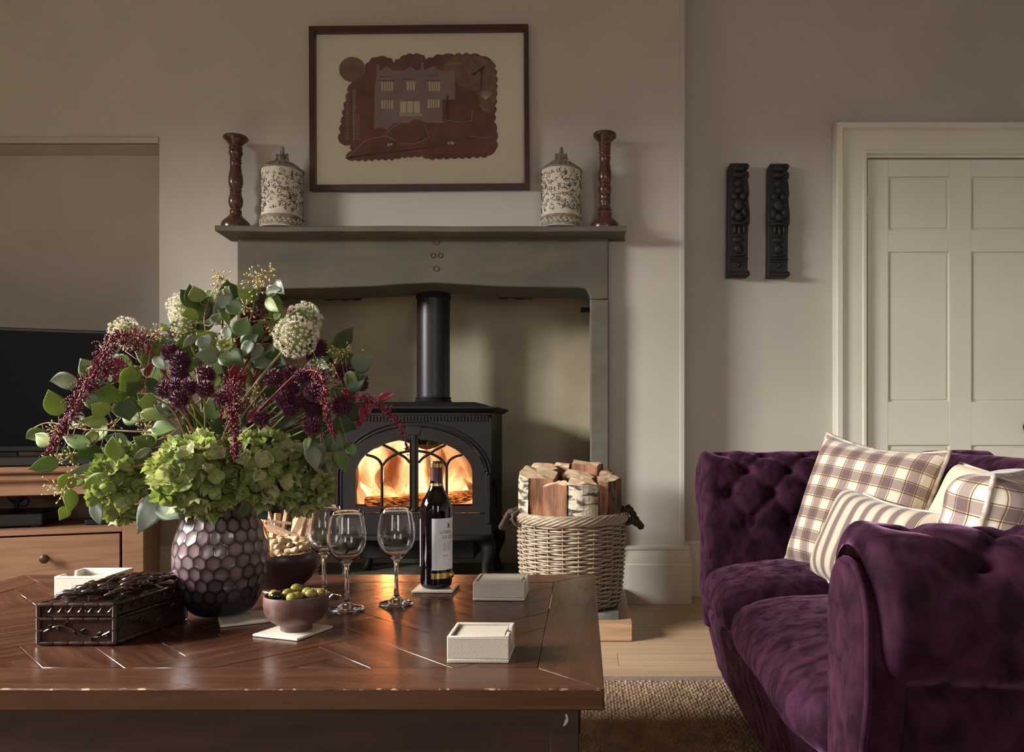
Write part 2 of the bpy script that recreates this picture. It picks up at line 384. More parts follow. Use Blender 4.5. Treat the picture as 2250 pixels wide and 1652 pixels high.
# alcove wall plane (both sides of the breast) and the breast in front of it
wb = MB(); wb.box((XL-.1, YA, 0), (XF0-.05, YA+.1, ZC)); wb.box((XF1+.05, YA, 0), (XR+.1, YA+.1, ZC)); wb.box((XF0-.1, YA, 1.6), (XF1+.1, YA+.1, ZC))
struct('wall_back', wb, WALL)
wc = MB()
xv_ = [XL, XB0, XF0, XF1, XB1]; zv_ = [0, 1.45, 2.05, ZC]
solid = lambda i, k: (i == 0 and k == 2) or (i == 1) or (i == 3) or (i == 2 and k >= 1)
for yy in (YW, YA+.01): wc.v += [(x, yy, z) for z in zv_ for x in xv_]
def vid(i, k, f): return f*20+k*5+i
for k in range(3):
    for i in range(4):
        if not solid(i, k): continue
        wc.f.append((vid(i, k, 0), vid(i+1, k, 0), vid(i+1, k+1, 0), vid(i, k+1, 0))); wc.mi.append(0)
        for (di, dk, e) in ((-1, 0, ((i, k+1), (i, k))), (1, 0, ((i+1, k), (i+1, k+1))), (0, -1, ((i, k), (i+1, k))), (0, 1, ((i+1, k+1), (i, k+1)))):
            ni, nk = i+di, k+dk
            if 0 <= ni < 4 and 0 <= nk < 3 and solid(ni, nk): continue
            (p, q) = e
            wc.f.append((vid(q[0], q[1], 0), vid(p[0], p[1], 0), vid(p[0], p[1], 1), vid(q[0], q[1], 1))); wc.mi.append(0)
struct('wall_chimney', wc, WALL)
wr = MB()
wr.box((XF0-.1, YF, 0), (XF1+.1, YF+.1, 1.6)); wr.box((XF0-.1, YA, 0), (XF0, YF+.05, 1.6)); wr.box((XF1, YA, 0), (XF1+.1, YF+.05, 1.6)); wr.box((XF0-.1, YA-.1, 1.445), (XF1+.1, YF+.05, 1.6))
struct('wall_fireplace', wr, RECESS)
# corner beads
struct('trim_1', MB().box((XB1-.020, YW-.003, .22), (XB1+.003, YW+.02, ZC)), WALL, bevel=.003)
tb = MB(); tb.box((XL, YW-.012, 2.05), (XB0, YW+.01, 2.075)); tb.tube([(XL, YW-.010, 2.058), (XB0-.004, YW-.010, 2.058)], .006)
struct('trim_2', tb, WALL, bevel=.003)
# side walls and the wall behind the camera with their windows
def wall_with_hole(name, axis, pos, lo, hi, holes):
    mb = MB(); t = .12*(-1 if pos < 0 else 1)
    def bx(a0, a1, z0, z1):
        if axis == 'x': mb.box((pos, a0, z0), (pos+t, a1, z1))
        else: mb.box((a0, pos, z0), (a1, pos+t, z1))
    cur = lo
    for (a0, a1, z0, z1) in holes:
        bx(cur, a0, 0, ZC); bx(a0, a1, 0, z0); bx(a0, a1, z1, ZC); cur = a1
    bx(cur, hi, 0, ZC); struct(name, mb, WALL)
    return t
wid = [0]
def window(axis, pos, h):
    wid[0] += 1; a0, a1, z0, z1 = h; mb = MB(); s = -1 if pos < 0 else 1; p = pos+s*.02
    def bar(u0, v0, u1, v1):
        if axis == 'x': mb.box((p, u0, v0), (p-s*.035, u1, v1))
        else: mb.box((u0, p, v0), (u1, p-s*.035, v1))
    for k in range(4): 
        u = lerp(a0, a1-.035, k/3) if k in (0, 3) else lerp(a0, a1, k/3)-.01
        bar(u, z0, u+(.035 if k in (0, 3) else .02), z1)
    for k in range(5):
        v = lerp(z0, z1-.035, k/4); bar(a0, v, a1, v+(.035 if k in (0, 2, 4) else .02))
    struct('window_%d' % wid[0], mb, CREAM)
HL = (.3, 2.05, .6, 2.2); HB1 = (1.05, 2.05, .65, 2.25); HB0 = (-2.0, -1.0, .65, 2.25)
wall_with_hole('wall_left', 'x', XL, YB, YA+.1, [HL]); window('x', XL, HL)
wall_with_hole('wall_right', 'x', XR, YB, YA+.1, [])
wall_with_hole('wall_front', 'y', YB, XL, XR, [HB0, HB1]); window('y', YB, HB0); window('y', YB, HB1)
# baseboards: profile of (out, z)
PROF = [(0, 0), (.030, 0), (.030, .172), (.026, .178), (.027, .186), (.020, .222), (.018, .236), (.024, .240), (.025, .252), (.012, .256), (0, .256)]
def base_run(mb, a, b, out):
    a = Vector(a); b = Vector(b); out = Vector(out); n = len(PROF)
    vs = [a+out*o+Vector((0, 0, z)) for o, z in PROF]+[b+out*o+Vector((0, 0, z)) for o, z in PROF]
    mb.add(vs, [tuple(range(n-1, -1, -1)), tuple(range(n, 2*n))]+[(i, (i+1) % n, n+(i+1) % n, n+i) for i in range(n)])
def base_wrap(mb, pts):    # mitred run along a plan polyline, offset to its left
    n = len(PROF); rings = []
    P = [Vector((x, y)) for x, y in pts]
    for i, p in enumerate(P):
        d0 = (P[i]-P[i-1]).normalized() if i else None; d1 = (P[i+1]-P[i]).normalized() if i < len(P)-1 else None
        def nl(d): return Vector((d.y, -d.x))
        if d0 is None: m = nl(d1)
        elif d1 is None: m = nl(d0)
        else:
            m = nl(d0)+nl(d1); m = m/(m.dot(nl(d0)))
        rings.append([(p.x+m.x*o, p.y+m.y*o, z) for o, z in PROF])
    vs = [q for r in rings for q in r]; fs = [tuple(range(n-1, -1, -1)), tuple((len(P)-1)*n+i for i in range(n))]
    for k in range(len(P)-1): fs += [(k*n+i, k*n+(i+1) % n, (k+1)*n+(i+1) % n, (k+1)*n+i) for i in range(n)]
    mb.add(vs, fs)
b1 = MB(); base_wrap(b1, [(.118, YW), (XB1, YW), (XB1, YA)]); struct('baseboard_breast_right', b1, CREAM, smooth=30)
b2 = MB(); base_wrap(b2, [(XB0, YA), (XB0, YW), (-1.53, YW)]); struct('baseboard_breast_left', b2, CREAM, smooth=30)
b3 = MB(); base_wrap(b3, [(XB1, YA), (1.165, YA)]); struct('baseboard_alcove', b3, CREAM, smooth=30)
b4 = MB(); base_wrap(b4, [(XL, YA), (XB0, YA)]); struct('baseboard_recess', b4, CREAM, smooth=30)
# door and its casing
dx0, dx1, dz1, dy = 1.322, 2.172, 2.032, 3.700
tr = MB()
CP = [(.155, 3.72), (.155, 3.662), (.150, 3.655), (.128, 3.655), (.124, 3.664), (.120, 3.678), (.112, 3.676), (.030, 3.678), (.026, 3.670), (.014, 3.670), (.010, 3.692), (.002, 3.694), (.002, 3.72)]
rings = []
for (sxn, z_) in ((-1, 0), (-1, 1), (1, 1), (1, 0)):
    rings.append([((dx0-o) if sxn < 0 else (dx1+o), d, (dz1+o) if z_ else 0) for o, d in CP])
nn_ = len(CP); tr.v = [q for r_ in rings for q in r_]
for k in range(3):
    for i in range(nn_-1): tr.f.append((k*nn_+i, k*nn_+i+1, (k+1)*nn_+i+1, (k+1)*nn_+i)); tr.mi.append(0)
struct('trim_3', tr, CREAM, smooth=20)
door = struct('door_1', MB().box((dx0+.003, dy+.012, .006), (dx1-.003, dy+.045, dz1-.006)), CREAM)
def dz(py): return CH+(VY-py)*dy/FPX
xs = [dx0+.003, dx0+.098, dx0+.382, dx0+.484, dx0+.768, dx1-.003]
for (a, b) in ((0, 1), (2, 3), (4, 5)):
    MB().box((xs[a], dy, .006), (xs[b], dy+.014, dz1-.006)).build('stile', CREAM, door, bevel=.0015)
rails = [(dz1-.006, dz(388)), (dz(505), dz(553)), (dz(883), dz(978)), (.24, .006)]
for (za, zb) in rails:
    for (a, b) in ((1, 2), (3, 4)):
        MB().box((xs[a], dy+.0005, zb), (xs[b], dy+.014, za)).build('rail', CREAM, door, bevel=.0015)
for (za, zb) in ((dz(388), dz(505)), (dz(553), dz(883)), (dz(978), .24)):
    for (a, b) in ((1, 2), (3, 4)):
        MB().box((xs[a]+.010, dy+.0085, zb+.010), (xs[b]-.010, dy+.014, za-.010)).build('panel', CREAM, door, bevel=.003)
kn = MB(); k0 = at(2262, 938, dy)
kn.lathe([(.0, 0), (.030, 0), (.032, .006), (.012, .010), (.010, .03), (.026, .042), (.028, .052), (.018, .062), (0, .064)], n=24)
kk = kn.build('knob', IRON, door, local=True); kk.location = k0; kk.rotation_euler = (PI/2, 0, 0)
hg = MB(); hg.box((dx0-.004, dy-.006, dz(470)), (dx0+.008, dy+.004, dz(432))); hg.tube([(dx0+.002, dy-.006, dz(471)), (dx0+.002, dy-.006, dz(431))], .004)
hg.build('hinge', CREAM, door)

# ------------------------------------------------------------------ stone fireplace
fp = thing('stone_fireplace', 'grey sandstone fireplace surround with plain mantel shelf and shallow arched lintel', 'fireplace', (-.70, 3.5, 0))
def P3(px, py, D=3.5): return at(px, py, D)
out = [(521, 514), (1337, 514), (1337, 657), (1298, 657)]
for k in range(9):
    a = k/8*PI/2; out.append((1298-22*math.sin(a)*1.0-0, 657-25*(1-math.cos(a))) if False else (1276+22*math.cos(a), 657-25*math.sin(a)))
out += [(1180, 631), (1090, 629), (1020, 625), (952, 621), (890, 624), (820, 629), (730, 632), (640, 634), (600, 634)]
for k in range(9):
    a = PI/2-k/8*PI/2; out.append((582-22*math.cos(a)+0, 657-25*math.sin(a)))
out += [(521, 657)]
lt = MB().prism([P3(x, y) for x, y in out], (0, .30, 0)); lt.build('lintel', STONE2, fp, bevel=.006, smooth=40)
zl = P3(0, 657).z
MB().box((P3(1297, 0).x, 3.495, .07), (P3(1338, 0).x, 3.80, zl-.002)).build('jamb', STONE, fp, bevel=.006)
MB().box((P3(1337, 0).x-.003, 3.49, .07), (P3(1337, 0).x, 3.50, zl-.002))
MB().box((P3(521, 0).x, 3.495, .07), (P3(560, 0).x, 3.80, zl-.002)).build('jamb', STONE, fp, bevel=.006)
sh = MB(); x0, x1 = at(472, 0, 3.4).x, at(1377, 0, 3.4).x
sh.grid(lambda u, v: [(lerp(x0, x1, u)+dx, yy, zz+.004*noise.noise((u*9, 1.3, 0))) for (dx, yy, zz) in
        [[(0.012 if u == 0 else (-.012 if u == 1 else 0), 3.43, 1.612), (0, 3.402, 1.620), (0, 3.398, 1.637), (0, 3.404, 1.643), (0, 3.556, 1.643), (0, 3.556, 1.612)][int(round(v*6)) % 6]]][0], 40, 6, wv=True)
n0 = 41
sh.f.append(tuple(j*n0 for j in range(6))); sh.mi.append(0); sh.f.append(tuple(j*n0+40 for j in range(5, -1, -1))); sh.mi.append(0)
sh.build('mantel_shelf', STONE, fp, smooth=30)
for (px, py, r) in ((958, 530, 7), (951, 561, 5), (967, 561, 5), (958, 590, 6)):
    c = at(px, py, 3.499); ring = [(c.x+r/500*math.cos(a), c.y, c.z+r/500*math.sin(a)) for a in [2*PI*i/12 for i in range(12)]]
    MB().tube(ring, .0028, 6, closed=True).build('rust_ring', mat('rust_stain', (92, 68, 50), .9) if 'rust_stain' not in MATS else MATS['rust_stain'], fp)
for (xa, xb, ya, yb) in ((690, 796, 643, 657), (1088, 1176, 643, 654)):
    pts = []
    for i in range(10): pts.append(at(lerp(xa, xb, i/9), ya, 3.86))
    for i in range(10): pts.append(at(lerp(xb, xa, i/9), yb-random.uniform(0, 5) if 0 < i < 9 else ya+4, 3.86))
    MB().prism(pts, (0, .06, 0)).build('soot_gap_slab', SOOT, fp)  # ragged dark slab added in place of a dark sooty opening below the lintel
nb = at(1286, 680, 3.8); MB().box((nb.x-.022, 3.80, nb.z-.010), (nb.x+.03, 3.83, nb.z+.010)).build('iron_bracket', SOOT, fp)
# raised hearth
he = thing('hearth', 'raised hearth with oak edging and slate slab under stove and log basket', 'hearth', (-.7, 3.2, 0))
hx0, hx1, hy0, hy1 = -1.60, .183, 2.904, 3.555
hb = MB(); hb.box((hx0, hy0, 0), (hx1, hy0+.05, .071)); hb.build('front_edging', OAKTRIM, he, bevel=.004)
MB().box((hx1-.05, hy0+.0505, 0), (hx1, hy1-.03, .071)).build('side_edging', OAKTRIM, he, bevel=.004)
MB().box((hx0, hy0+.0505, 0), (hx0+.05, hy1-.03, .071)).build('side_edging', OAKTRIM, he, bevel=.004)
MB().box((hx0+.05, hy0+.0505, 0), (hx1-.05, 3.494, .070)).build('infill', SLATE, he)
sl = MB(); pl = []
for k in range(60):
    pl.append((lerp(-1.5, .136, k/59), 2.942+.004*noise.noise((k*.7, 0, 0)), .0705))
pl += [(.136+.003*noise.noise((k*.9, 5, 0)), lerp(2.945, 3.49, k/20), .0705) for k in range(1, 21)]
pl += [(-1.5, 3.49, .0705)]
sl.prism(pl, (0, 0, .0235)); sl.build('slate_slab', SLATE, he, bevel=.002)
MB().box((XF0+.03, 3.5, .0), (XF1-.03, 4.05, .094)).build('slate_slab', SLATE, he)

# ------------------------------------------------------------------ wood stove
st = thing('wood_stove', 'black cast iron wood stove with arched double doors and lit fire inside', 'stove', (-.722, 3.42, .094))
sx, sy0, sy1 = -.722, 3.425, 3.88
def T(px, py, D=3.42): return at(px, py, D)
zb, zt = T(0, 1176).z, T(0, 905).z       # body
hw = .330
body = MB()
# hollow shell: sides, back, floor, roof, and front as ring around the arched opening
body.box((sx-hw, sy0+.01, zb), (sx-hw+.03, sy1, zt)); body.box((sx+hw-.03, sy0+.01, zb), (sx+hw, sy1, zt))
body.box((sx-hw+.03, sy1-.03, zb), (sx+hw-.03, sy1, zt)); body.box((sx-hw+.03, sy0+.01, zb), (sx+hw-.03, sy1-.03, zb+.03)); body.box((sx-hw+.03, sy0+.01, zt-.02), (sx+hw-.03, sy1-.03, zt))
body.build('body', IRON, st, bevel=.003)
# front plate with arch
def arch(cx, hwid, z0, zs, rise, n=18):  # outline from left bottom up over to right bottom
    pts = [(cx-hwid, z0), (cx-hwid, zs)]
    for k in range(1, n): a = PI-PI*k/n; pts.append((cx+hwid*math.cos(a), zs+rise*math.sin(a)))
    pts += [(cx+hwid, zs), (cx+hwid, z0)]; return pts
cx = T(910, 0).x; zs = T(0, 1045).z; z0 = T(0, 1128).z
inner = arch(cx, 158/511.7, z0, zs, (1045-936)/511.7)
outerp = [(sx-hw, zb)]+[(sx-hw, zs)]
n = len(inner)
outer = []
for k, (x, z) in enumerate(inner):
    if k == 0: outer.append((sx-hw, zb))
    elif k == n-1: outer.append((sx+hw, zb))
    else:
        t = (k-1)/(n-3)
        if t < .25: outer.append((sx-hw, lerp(zs, zt, t/.25)))
        elif t <= .75: outer.append((lerp(sx-hw, sx+hw, (t-.25)/.5), zt))
        else: outer.append((sx+hw, lerp(zt, zs, (t-.75)/.25)))
def ringplate(mb, A, B, y0, y1, closed=True):
    n = len(A); vs = [(x, y0, z) for x, z in A]+[(x, y0, z) for x, z in B]+[(x, y1, z) for x, z in A]+[(x, y1, z) for x, z in B]; fs = []
    for i in range(n if closed else n-1):
        j = (i+1) % n
        fs += [(i, j, n+j, n+i), (2*n+j, 2*n+i, 3*n+i, 3*n+j), (i, 2*n+i, 2*n+j, j), (n+i, n+j, 3*n+j, 3*n+i)]
    mb.add(vs, fs)
fr = MB(); ringplate(fr, outer, inner, sy0, sy0+.014); fr.build('front_plate', IRON, st, smooth=30)
mo = MB()
for (hwid, rise, rr) in ((160, 111, .006), (168, 119, .004)):
    pts = [(x, sy0-.002, z) for x, z in arch(cx, hwid/511.7, z0, zs, rise/511.7, 30)]; mo.tube(pts, rr, 6)
mo.build('arch_moulding', IRON, st)
ks = MB().prism([(cx-.034, sy0-.012, T(0, 936).z), (cx-.026, sy0-.012, T(0, 957).z), (cx+.026, sy0-.012, T(0, 957).z), (cx+.034, sy0-.012, T(0, 936).z)], (0, .014, 0)); ks.build('keystone', IRON, st, bevel=.003)
bd = MB()
for k in range(44):
    x = lerp(sx-hw+.02, sx+hw-.02, k/43); bd.box((x-.005, sy0-.004, T(0, 925).z), (x+.004, sy0+.002, T(0, 914).z))
bd.build('dentil_band', IRON, st); 
MB().box((sx-hw, sy0-.004, T(0, 912).z), (sx+hw, sy0+.01, T(0, 907).z)).build('cornice_bead', IRON, st, bevel=.002)
tp = MB()
pr = [(-.005, zt-.004), (-.015, zt+.006), (-.022, T(0, 899).z), (-.024, T(0, 895).z), (-.01, T(0, 893).z)]
tp.hexa([(sx-hw-.004, sy0-.006, zt-.002), (sx+hw+.004, sy0-.006, zt-.002), (sx+hw+.004, sy1+.01, zt-.002), (sx-hw-.004, sy1+.01, zt-.002),
         (sx-hw-.03, sy0-.03, zt+.014), (sx+hw+.03, sy0-.03, zt+.014), (sx+hw+.03, sy1+.02, zt+.014), (sx-hw-.03, sy1+.02, zt+.014)])
tp.box((sx-hw-.03, sy0-.03, zt+.0142), (sx+hw+.03, sy1+.02, zt+.022)); tp.build('top_plate', IRON, st, bevel=.002)
cp = MB(); zt2 = zt+.022
cp.hexa([(sx-hw+.03, sy0+.0, zt2), (sx+hw-.03, sy0+.0, zt2), (sx+hw-.03, sy1, zt2), (sx-hw+.03, sy1, zt2),
         (sx-hw+.075, sy0+.03, zt2+.022), (sx+hw-.075, sy0+.03, zt2+.022), (sx+hw-.075, sy1-.02, zt2+.022), (sx-hw+.075, sy1-.02, zt2+.022)])
cp.build('cooking_plate', IRON, st, bevel=.004)
# two doors with lancet tracery
for side in (-1, 1):
    xa, xb = (T(783, 0).x, T(902, 0).x) if side < 0 else (T(918, 0).x, T(1038, 0).x)
    dr = MB()
    yb0, yb1 = sy0-.010, sy0+.010
    xm = cx; A = []; B = []
    # door leaf ring: outer follows plate arch (half), inner follows glazing outline (half arch)
    def half(hwid, zs_, rise, z_, xin, nn=16):
        pts = [(xin, z_), (cx+side*hwid, z_), (cx+side*hwid, zs_)]
        a1 = math.acos(min(1, abs(xin-cx)/hwid))
        for k in range(1, nn+1): a = a1*k/nn; pts.append((cx+side*hwid*math.cos(a), zs_+rise*math.sin(a)))
        return pts
    xin = cx+side*.002
    A = half(156/511.7, zs, 107/511.7, z0+.004, xin); B = half(128/511.7, T(0, 1040).z, 75/511.7, T(0, 1113).z, xb if side < 0 else xa)
    ringplate(dr, A, B, yb0, yb1)
    d = dr.build('door', IRON, st, smooth=30)
    # tracery: mullion and pointed bars
    zq = T(0, 1113).z; zm = T(0, 1012).z
    x_in = xb if side < 0 else xa; x_out = xa if side < 0 else xb
    xmid = (xa+xb)/2+side*(-.0)
    tr_ = MB()
    def Z5(zx, zy):
        px = 720+zx/3.933; px = px if side < 0 else 2*910.5-px
        q = T(px, 860+zy/3.933); return (q.x, sy0-.006, q.z)
    for pl_ in ([(470, 990), (470, 640)], [(470, 645), (447, 598), (400, 565), (335, 548)], [(472, 645), (512, 592), (560, 558), (620, 532), (712, 514)], [(712, 615), (672, 572), (612, 535), (560, 500), (480, 462)]):
        tr_.tube(curve([Z5(*q) for q in pl_], 12) if len(pl_) > 2 else [Z5(*q) for q in pl_], .0062, 6)
    trc = tr_.build('tracery', IRON, d, smooth=60)
    gl = MB(); gl.prism([(x, sy0+.004, z) for x, z in B], (0, .003, 0)); gl.build('pane', PANE, d)
    lt_ = MB(); lt_.tube([(x_in+side*.0, sy0-.012, zq-.01), (x_in, sy0-.012, T(0, 962).z)], .003, 6); lt_.build('door_bead', IRON, d)
MB().box((cx-.009, sy0-.016, z0+.01), (cx+.009, sy0-.010, T(0, 955).z)).build('centre_strip', IRON, st, bevel=.002)
hd = MB(); hp = T(1098, 1070)
hd.ball((sx+hw+.018, sy0+.05, hp.z+.01), .020, 10, 8); hd.tube([(sx+hw-.002, sy0+.05, hp.z+.01), (sx+hw+.018, sy0+.05, hp.z+.01)], .009); hd.tube([(sx+hw+.018, sy0+.05, hp.z), (sx+hw+.022, sy0+.045, hp.z-.05), (sx+hw+.020, sy0+.04, hp.z-.095)], .008)
hd.build('handle', IRON, st, smooth=60)
hk = MB(); hk.box((T(1066, 0).x, sy0-.010, T(0, 1150).z), (T(1077, 0).x, sy0+.004, T(0, 1040).z)); hk.ball((T(1071, 0).x, sy0-.006, T(0, 1040).z), .009); hk.build('hinge_post', IRON, st, bevel=.002)
al = MB(); al.grid(lambda u, v: (sx+lerp(-.33, .33, u), sy0-.06*math.sin(PI*u)**.35-.02+.05*v, zb-.012), 24, 1)
pts = [(sx+lerp(-.335, .335, k/24), sy0-.075*math.sin(PI*k/24)**.4-.004, zb-.016) for k in range(25)]+[(sx+.335, sy0+.06, zb-.016), (sx-.335, sy0+.06, zb-.016)]
al = MB().prism(pts, (0, 0, .02)); al.build('ash_lip', IRON, st, bevel=.004)
MB().box((sx-.25, sy0+.05, zb-.11), (sx+.25, sy1-.05, zb-.0165)).build('ash_drawer', IRON, st, bevel=.005)
for (lx, ly) in ((-.29, .03), (.29, .03), (-.29, .42), (.29, .42)):
    s_ = 1 if lx > 0 else -1; zf = .094
    pts = curve([(sx+lx, sy0+ly+.02, zb-.01), (sx+lx+s_*.03, sy0+ly-.01, zb-.07), (sx+lx+s_*.012, sy0+ly, zb-.15), (sx+lx+s_*.03, sy0+ly-.012, zf+.004)], 14)
    lg = MB(); lg.tube(pts, [.034, .036, .037, .036, .033, .029, .025, .022, .020, .018, .0175, .018, .020, .022, .022], 10); lg.ball(pts[-1]-Vector((0, 0, -.010)), (.026, .026, .014))
    lg.build('leg', IRON, st, smooth=60)
# fire
fb = MB(); fb.box((sx-hw+.031, sy0+.03, zb+.031), (sx-hw+.055, sy1-.031, zt-.05)); fb.box((sx+hw-.055, sy0+.03, zb+.031), (sx+hw-.031, sy1-.031, zt-.05)); fb.box((sx-hw+.055, sy1-.055, zb+.031), (sx+hw-.055, sy1-.031, zt-.05))
fb.build('fire_brick', FIREBRICK, st)
bf = MB(); bf.box((sx-hw+.06, sy0+.12, T(0, 985).z), (sx+hw-.06, sy1-.06, T(0, 978).z)); bf.build('baffle', FIREBRICK, st)
fm = MB()
def flame_fn(u, v):
    x = lerp(sx-.272, sx+.272, u); z = lerp(T(0, 1112).z, T(0, 968).z, v)
    return Vector((x, sy0+.085+.018*math.sin(u*9+v*2)+.02*noise.noise((u*5, v*3, 2)), z-.02*v*(1+math.sin(u*14))))
fm.grid(flame_fn, 40, 20)
fm2 = MB()
for k in range(7):
    bx = lerp(sx-.22, sx+.23, k/6); h = [.10, .17, .24, .16, .26, .22, .12][k]; zz = T(0, 1110).z
    vs = []
    def tongue(u, v, bx=bx, h=h, k=k):
        r = .045*(math.sin(PI*min(1, v*.9+.12)))**.9*(1-v*.65); a = 2*PI*u
        return Vector((bx+.03*math.sin(v*5+k)+r*math.cos(a), sy0+.065+.012*(k % 3)+r*.5*math.sin(a), zz+h*v))
    fm.grid(tongue, 12, 12, wu=True)
fm.build('flame', FLAME, st, smooth=180)
for (xa, xb, yy, zz, rr) in ((-.22, .12, .045, 1100, .026), (-.06, .24, .055, 1098, .028), (-.14, .2, .22, 1088, .04)):
    lg = MB(); z_ = T(0, zz).z; lg.tube(curve([(sx+xa, sy0+yy, z_-.012), (sx+(xa+xb)/2, sy0+yy-.01, z_), (sx+xb, sy0+yy+.02, z_+.01)], 12), rr, 9); lg.build('burning_log', EMBER, st)
eb = MB().grid(lambda u, v: Vector((lerp(sx-.27, sx+.27, u), lerp(sy0+.03, sy0+.3, v), zb+.035+.05*v+.02*noise.noise((u*22, v*10, 0)))), 60, 20); eb.build('ember_bed', EMBER, st)
for (x_, e_) in ((-.12, 9), (.10, 11)):
    l = bpy.data.lights.new('fire_glow', 'POINT'); l.energy = e_; l.color = (1, .33, .12); l.shadow_soft_size = .027
    o = bpy.data.objects.new('fire_glow', l); C.objects.link(o); o.location = (sx+x_, sy0+.032, T(0, 1045).z)
# flue pipe
pp = thing('flue_pipe', 'black enamelled flue pipe rising from the stove into the chimney', 'flue pipe', (-.708, 3.78, zt2+.022))
pc = (-.708, 3.78, 0); zp0 = zt2+.0225; zp1 = at(0, 645, 3.78).z
MB().lathe([(.078, zp0+.01), (.078, zp1)], pc, 40).build('tube', PIPE, pp, smooth=60)
MB().lathe([(.105, zp0), (.105, zp0+.004), (.088, zp0+.010), (.080, zp0+.024), (.084, zp0+.026), (.084, zp0+.031), (.079, zp0+.033), (.0, zp0+.033)], pc, 40).build('collar', IRON, pp)
MB().lathe([(.0785, zp1-.03), (.081, zp1-.028), (.081, zp1-.01), (.079, zp1-.008), (.086, zp1+.012), (.104, zp1+.055), (.105, 1.44)], pc, 40).build('funnel', SOOT, pp)

# ================================================================== coffee table
TZ = .40; tx0, tx1, ty0, ty1 = -1.445, .032, 1.160, 2.065; BWD = .103; TT = .030
tb = thing('coffee_table', 'low dark brown coffee table with herringbone parquet top and worn edges', 'table', (-.70, 1.61, 0))
ix0, ix1, iy0, iy1 = tx0+BWD, tx1-BWD, ty0+BWD, ty1-BWD
MB().box((tx0+.004, ty0+.004, TZ-TT), (tx1-.004, ty1-.004, TZ-.006)).build('top_core', MAHOGD, tb, bevel=.004)
g = .0004
for (poly, rot) in (([(tx0, ty0), (tx1, ty0), (ix1, iy0), (ix0, iy0)], 0), ([(tx1, ty0), (tx1, ty1), (ix1, iy1), (ix1, iy0)], 1),
                    ([(tx1, ty1), (tx0, ty1), (ix0, iy1), (ix1, iy1)], 0), ([(tx0, ty1), (tx0, ty0), (ix0, iy0), (ix0, iy1)], 1)):
    m = MB(); c = Vector((sum(p[0] for p in poly)/4, sum(p[1] for p in poly)/4))
    q = [Vector(p)+(c-Vector(p)).normalized()*g for p in poly]
    ang = PI/2 if rot else 0; M_ = Matrix.Rotation(-ang, 4, 'Z')
    m.prism([M_ @ Vector((p.x-c.x, p.y-c.y, -TT-.002)) for p in q], (0, 0, TT+.002))
    o = m.build('border_board', MAHOGB, tb, local=True, bevel=.0022)
    o.location = Vector((c.x, c.y, TZ))-tb.location; o.rotation_euler = (0, 0, ang)
def clip(poly, x0, x1, y0, y1):
    for (ax, lim, sg) in ((0, x0, 1), (0, x1, -1), (1, y0, 1), (1, y1, -1)):
        res = []
        for i in range(len(poly)):
            a, b = poly[i-1], poly[i]; ia = sg*(a[ax]-lim) >= 0; ib = sg*(b[ax]-lim) >= 0
            if ia != ib:
                t = (lim-a[ax])/(b[ax]-a[ax]); res.append((a[0]+(b[0]-a[0])*t, a[1]+(b[1]-a[1])*t))
            if ib: res.append(b)
        poly = res
        if not poly: return []
    return poly
Wb, mr_ = .092, 4; Lb = Wb*mr_; ca = math.cos(PI/4)
ox, oy = (ix0+ix1)/2+.05, (iy0+iy1)/2-.03
rb = random.Random(3)
for a_ in range(-14, 15):
    for b_ in range(-4, 5):
        for kind in (0, 1):
            bx_, by_ = (a_+b_*mr_)*Wb, (a_-b_*mr_)*Wb
            if kind == 0: rc = (bx_, by_, bx_+Lb, by_+Wb)
            else: rc = (bx_+mr_*Wb, by_+(1-mr_)*Wb, bx_+(mr_+1)*Wb, by_+Wb)
            e = .00045; rc = (rc[0]+e, rc[1]+e, rc[2]-e, rc[3]-e)
            pts = [(rc[0], rc[1]), (rc[2], rc[1]), (rc[2], rc[3]), (rc[0], rc[3])]
            pts = [((x-y)*ca+ox, (x+y)*ca+oy) for x, y in pts]
            pts = clip(pts, ix0+.0004, ix1-.0004, iy0+.0004, iy1-.0004)
            if len(pts) < 3: continue
            ar = abs(sum(pts[i-1][0]*pts[i][1]-pts[i][0]*pts[i-1][1] for i in range(len(pts))))/2
            if ar < 1.5e-4: continue
            cxx = sum(p[0] for p in pts)/len(pts); cyy = sum(p[1] for p in pts)/len(pts)
            ang = PI/4 if kind == 0 else -PI/4; ca2, sa2 = math.cos(-ang), math.sin(-ang)
            h = rb.uniform(-.0004, .0003)
            m = MB().prism([((x-cxx)*ca2-(y-cyy)*sa2, (x-cxx)*sa2+(y-cyy)*ca2, -.008) for x, y in pts], (0, 0, .008+h))
            o = m.build('parquet_block', MAHOG, tb, local=True, bevel=.0007, seg=1)
            o.location = Vector((cxx, cyy, TZ-.0003))-tb.location; o.rotation_euler = (rb.uniform(-.0012, .0012), rb.uniform(-.0012, .0012), ang)
we = MB(); rr = random.Random(5)
we.tube([(lerp(tx0+.004, tx1-.004, k/120), ty0+.0016+.0006*rr.random(), TZ-.0014-.0008*rr.random()) for k in range(121)], .0021, 5)
we.tube([(tx1-.0016-.0005*rr.random(), lerp(ty0+.004, ty1-.004, k/80), TZ-.0014-.0006*rr.random()) for k in range(81)], .0014, 5)
we.build('worn_edge', WORN, tb)
ax0, ax1, ay0, ay1 = tx0+.036, at(1272, 0, 1.2).x, 1.20, ty1-.04
MB().box((ax0+.045, ay0, .10), (ax1-.040, ay0+.02, TZ-TT-.003)).build('apron', MAHOGD, tb, bevel=.002)
MB().box((ax0+.045, ay1-.02, .10), (ax1-.040, ay1, TZ-TT-.003)).build('apron', MAHOGD, tb, bevel=.002)
for xx in (ax0+.004, ax1-.024): MB().box((xx, ay0+.045, .10), (xx+.02, ay1-.045, TZ-TT-.003)).build('apron', MAHOGD, tb, bevel=.002)
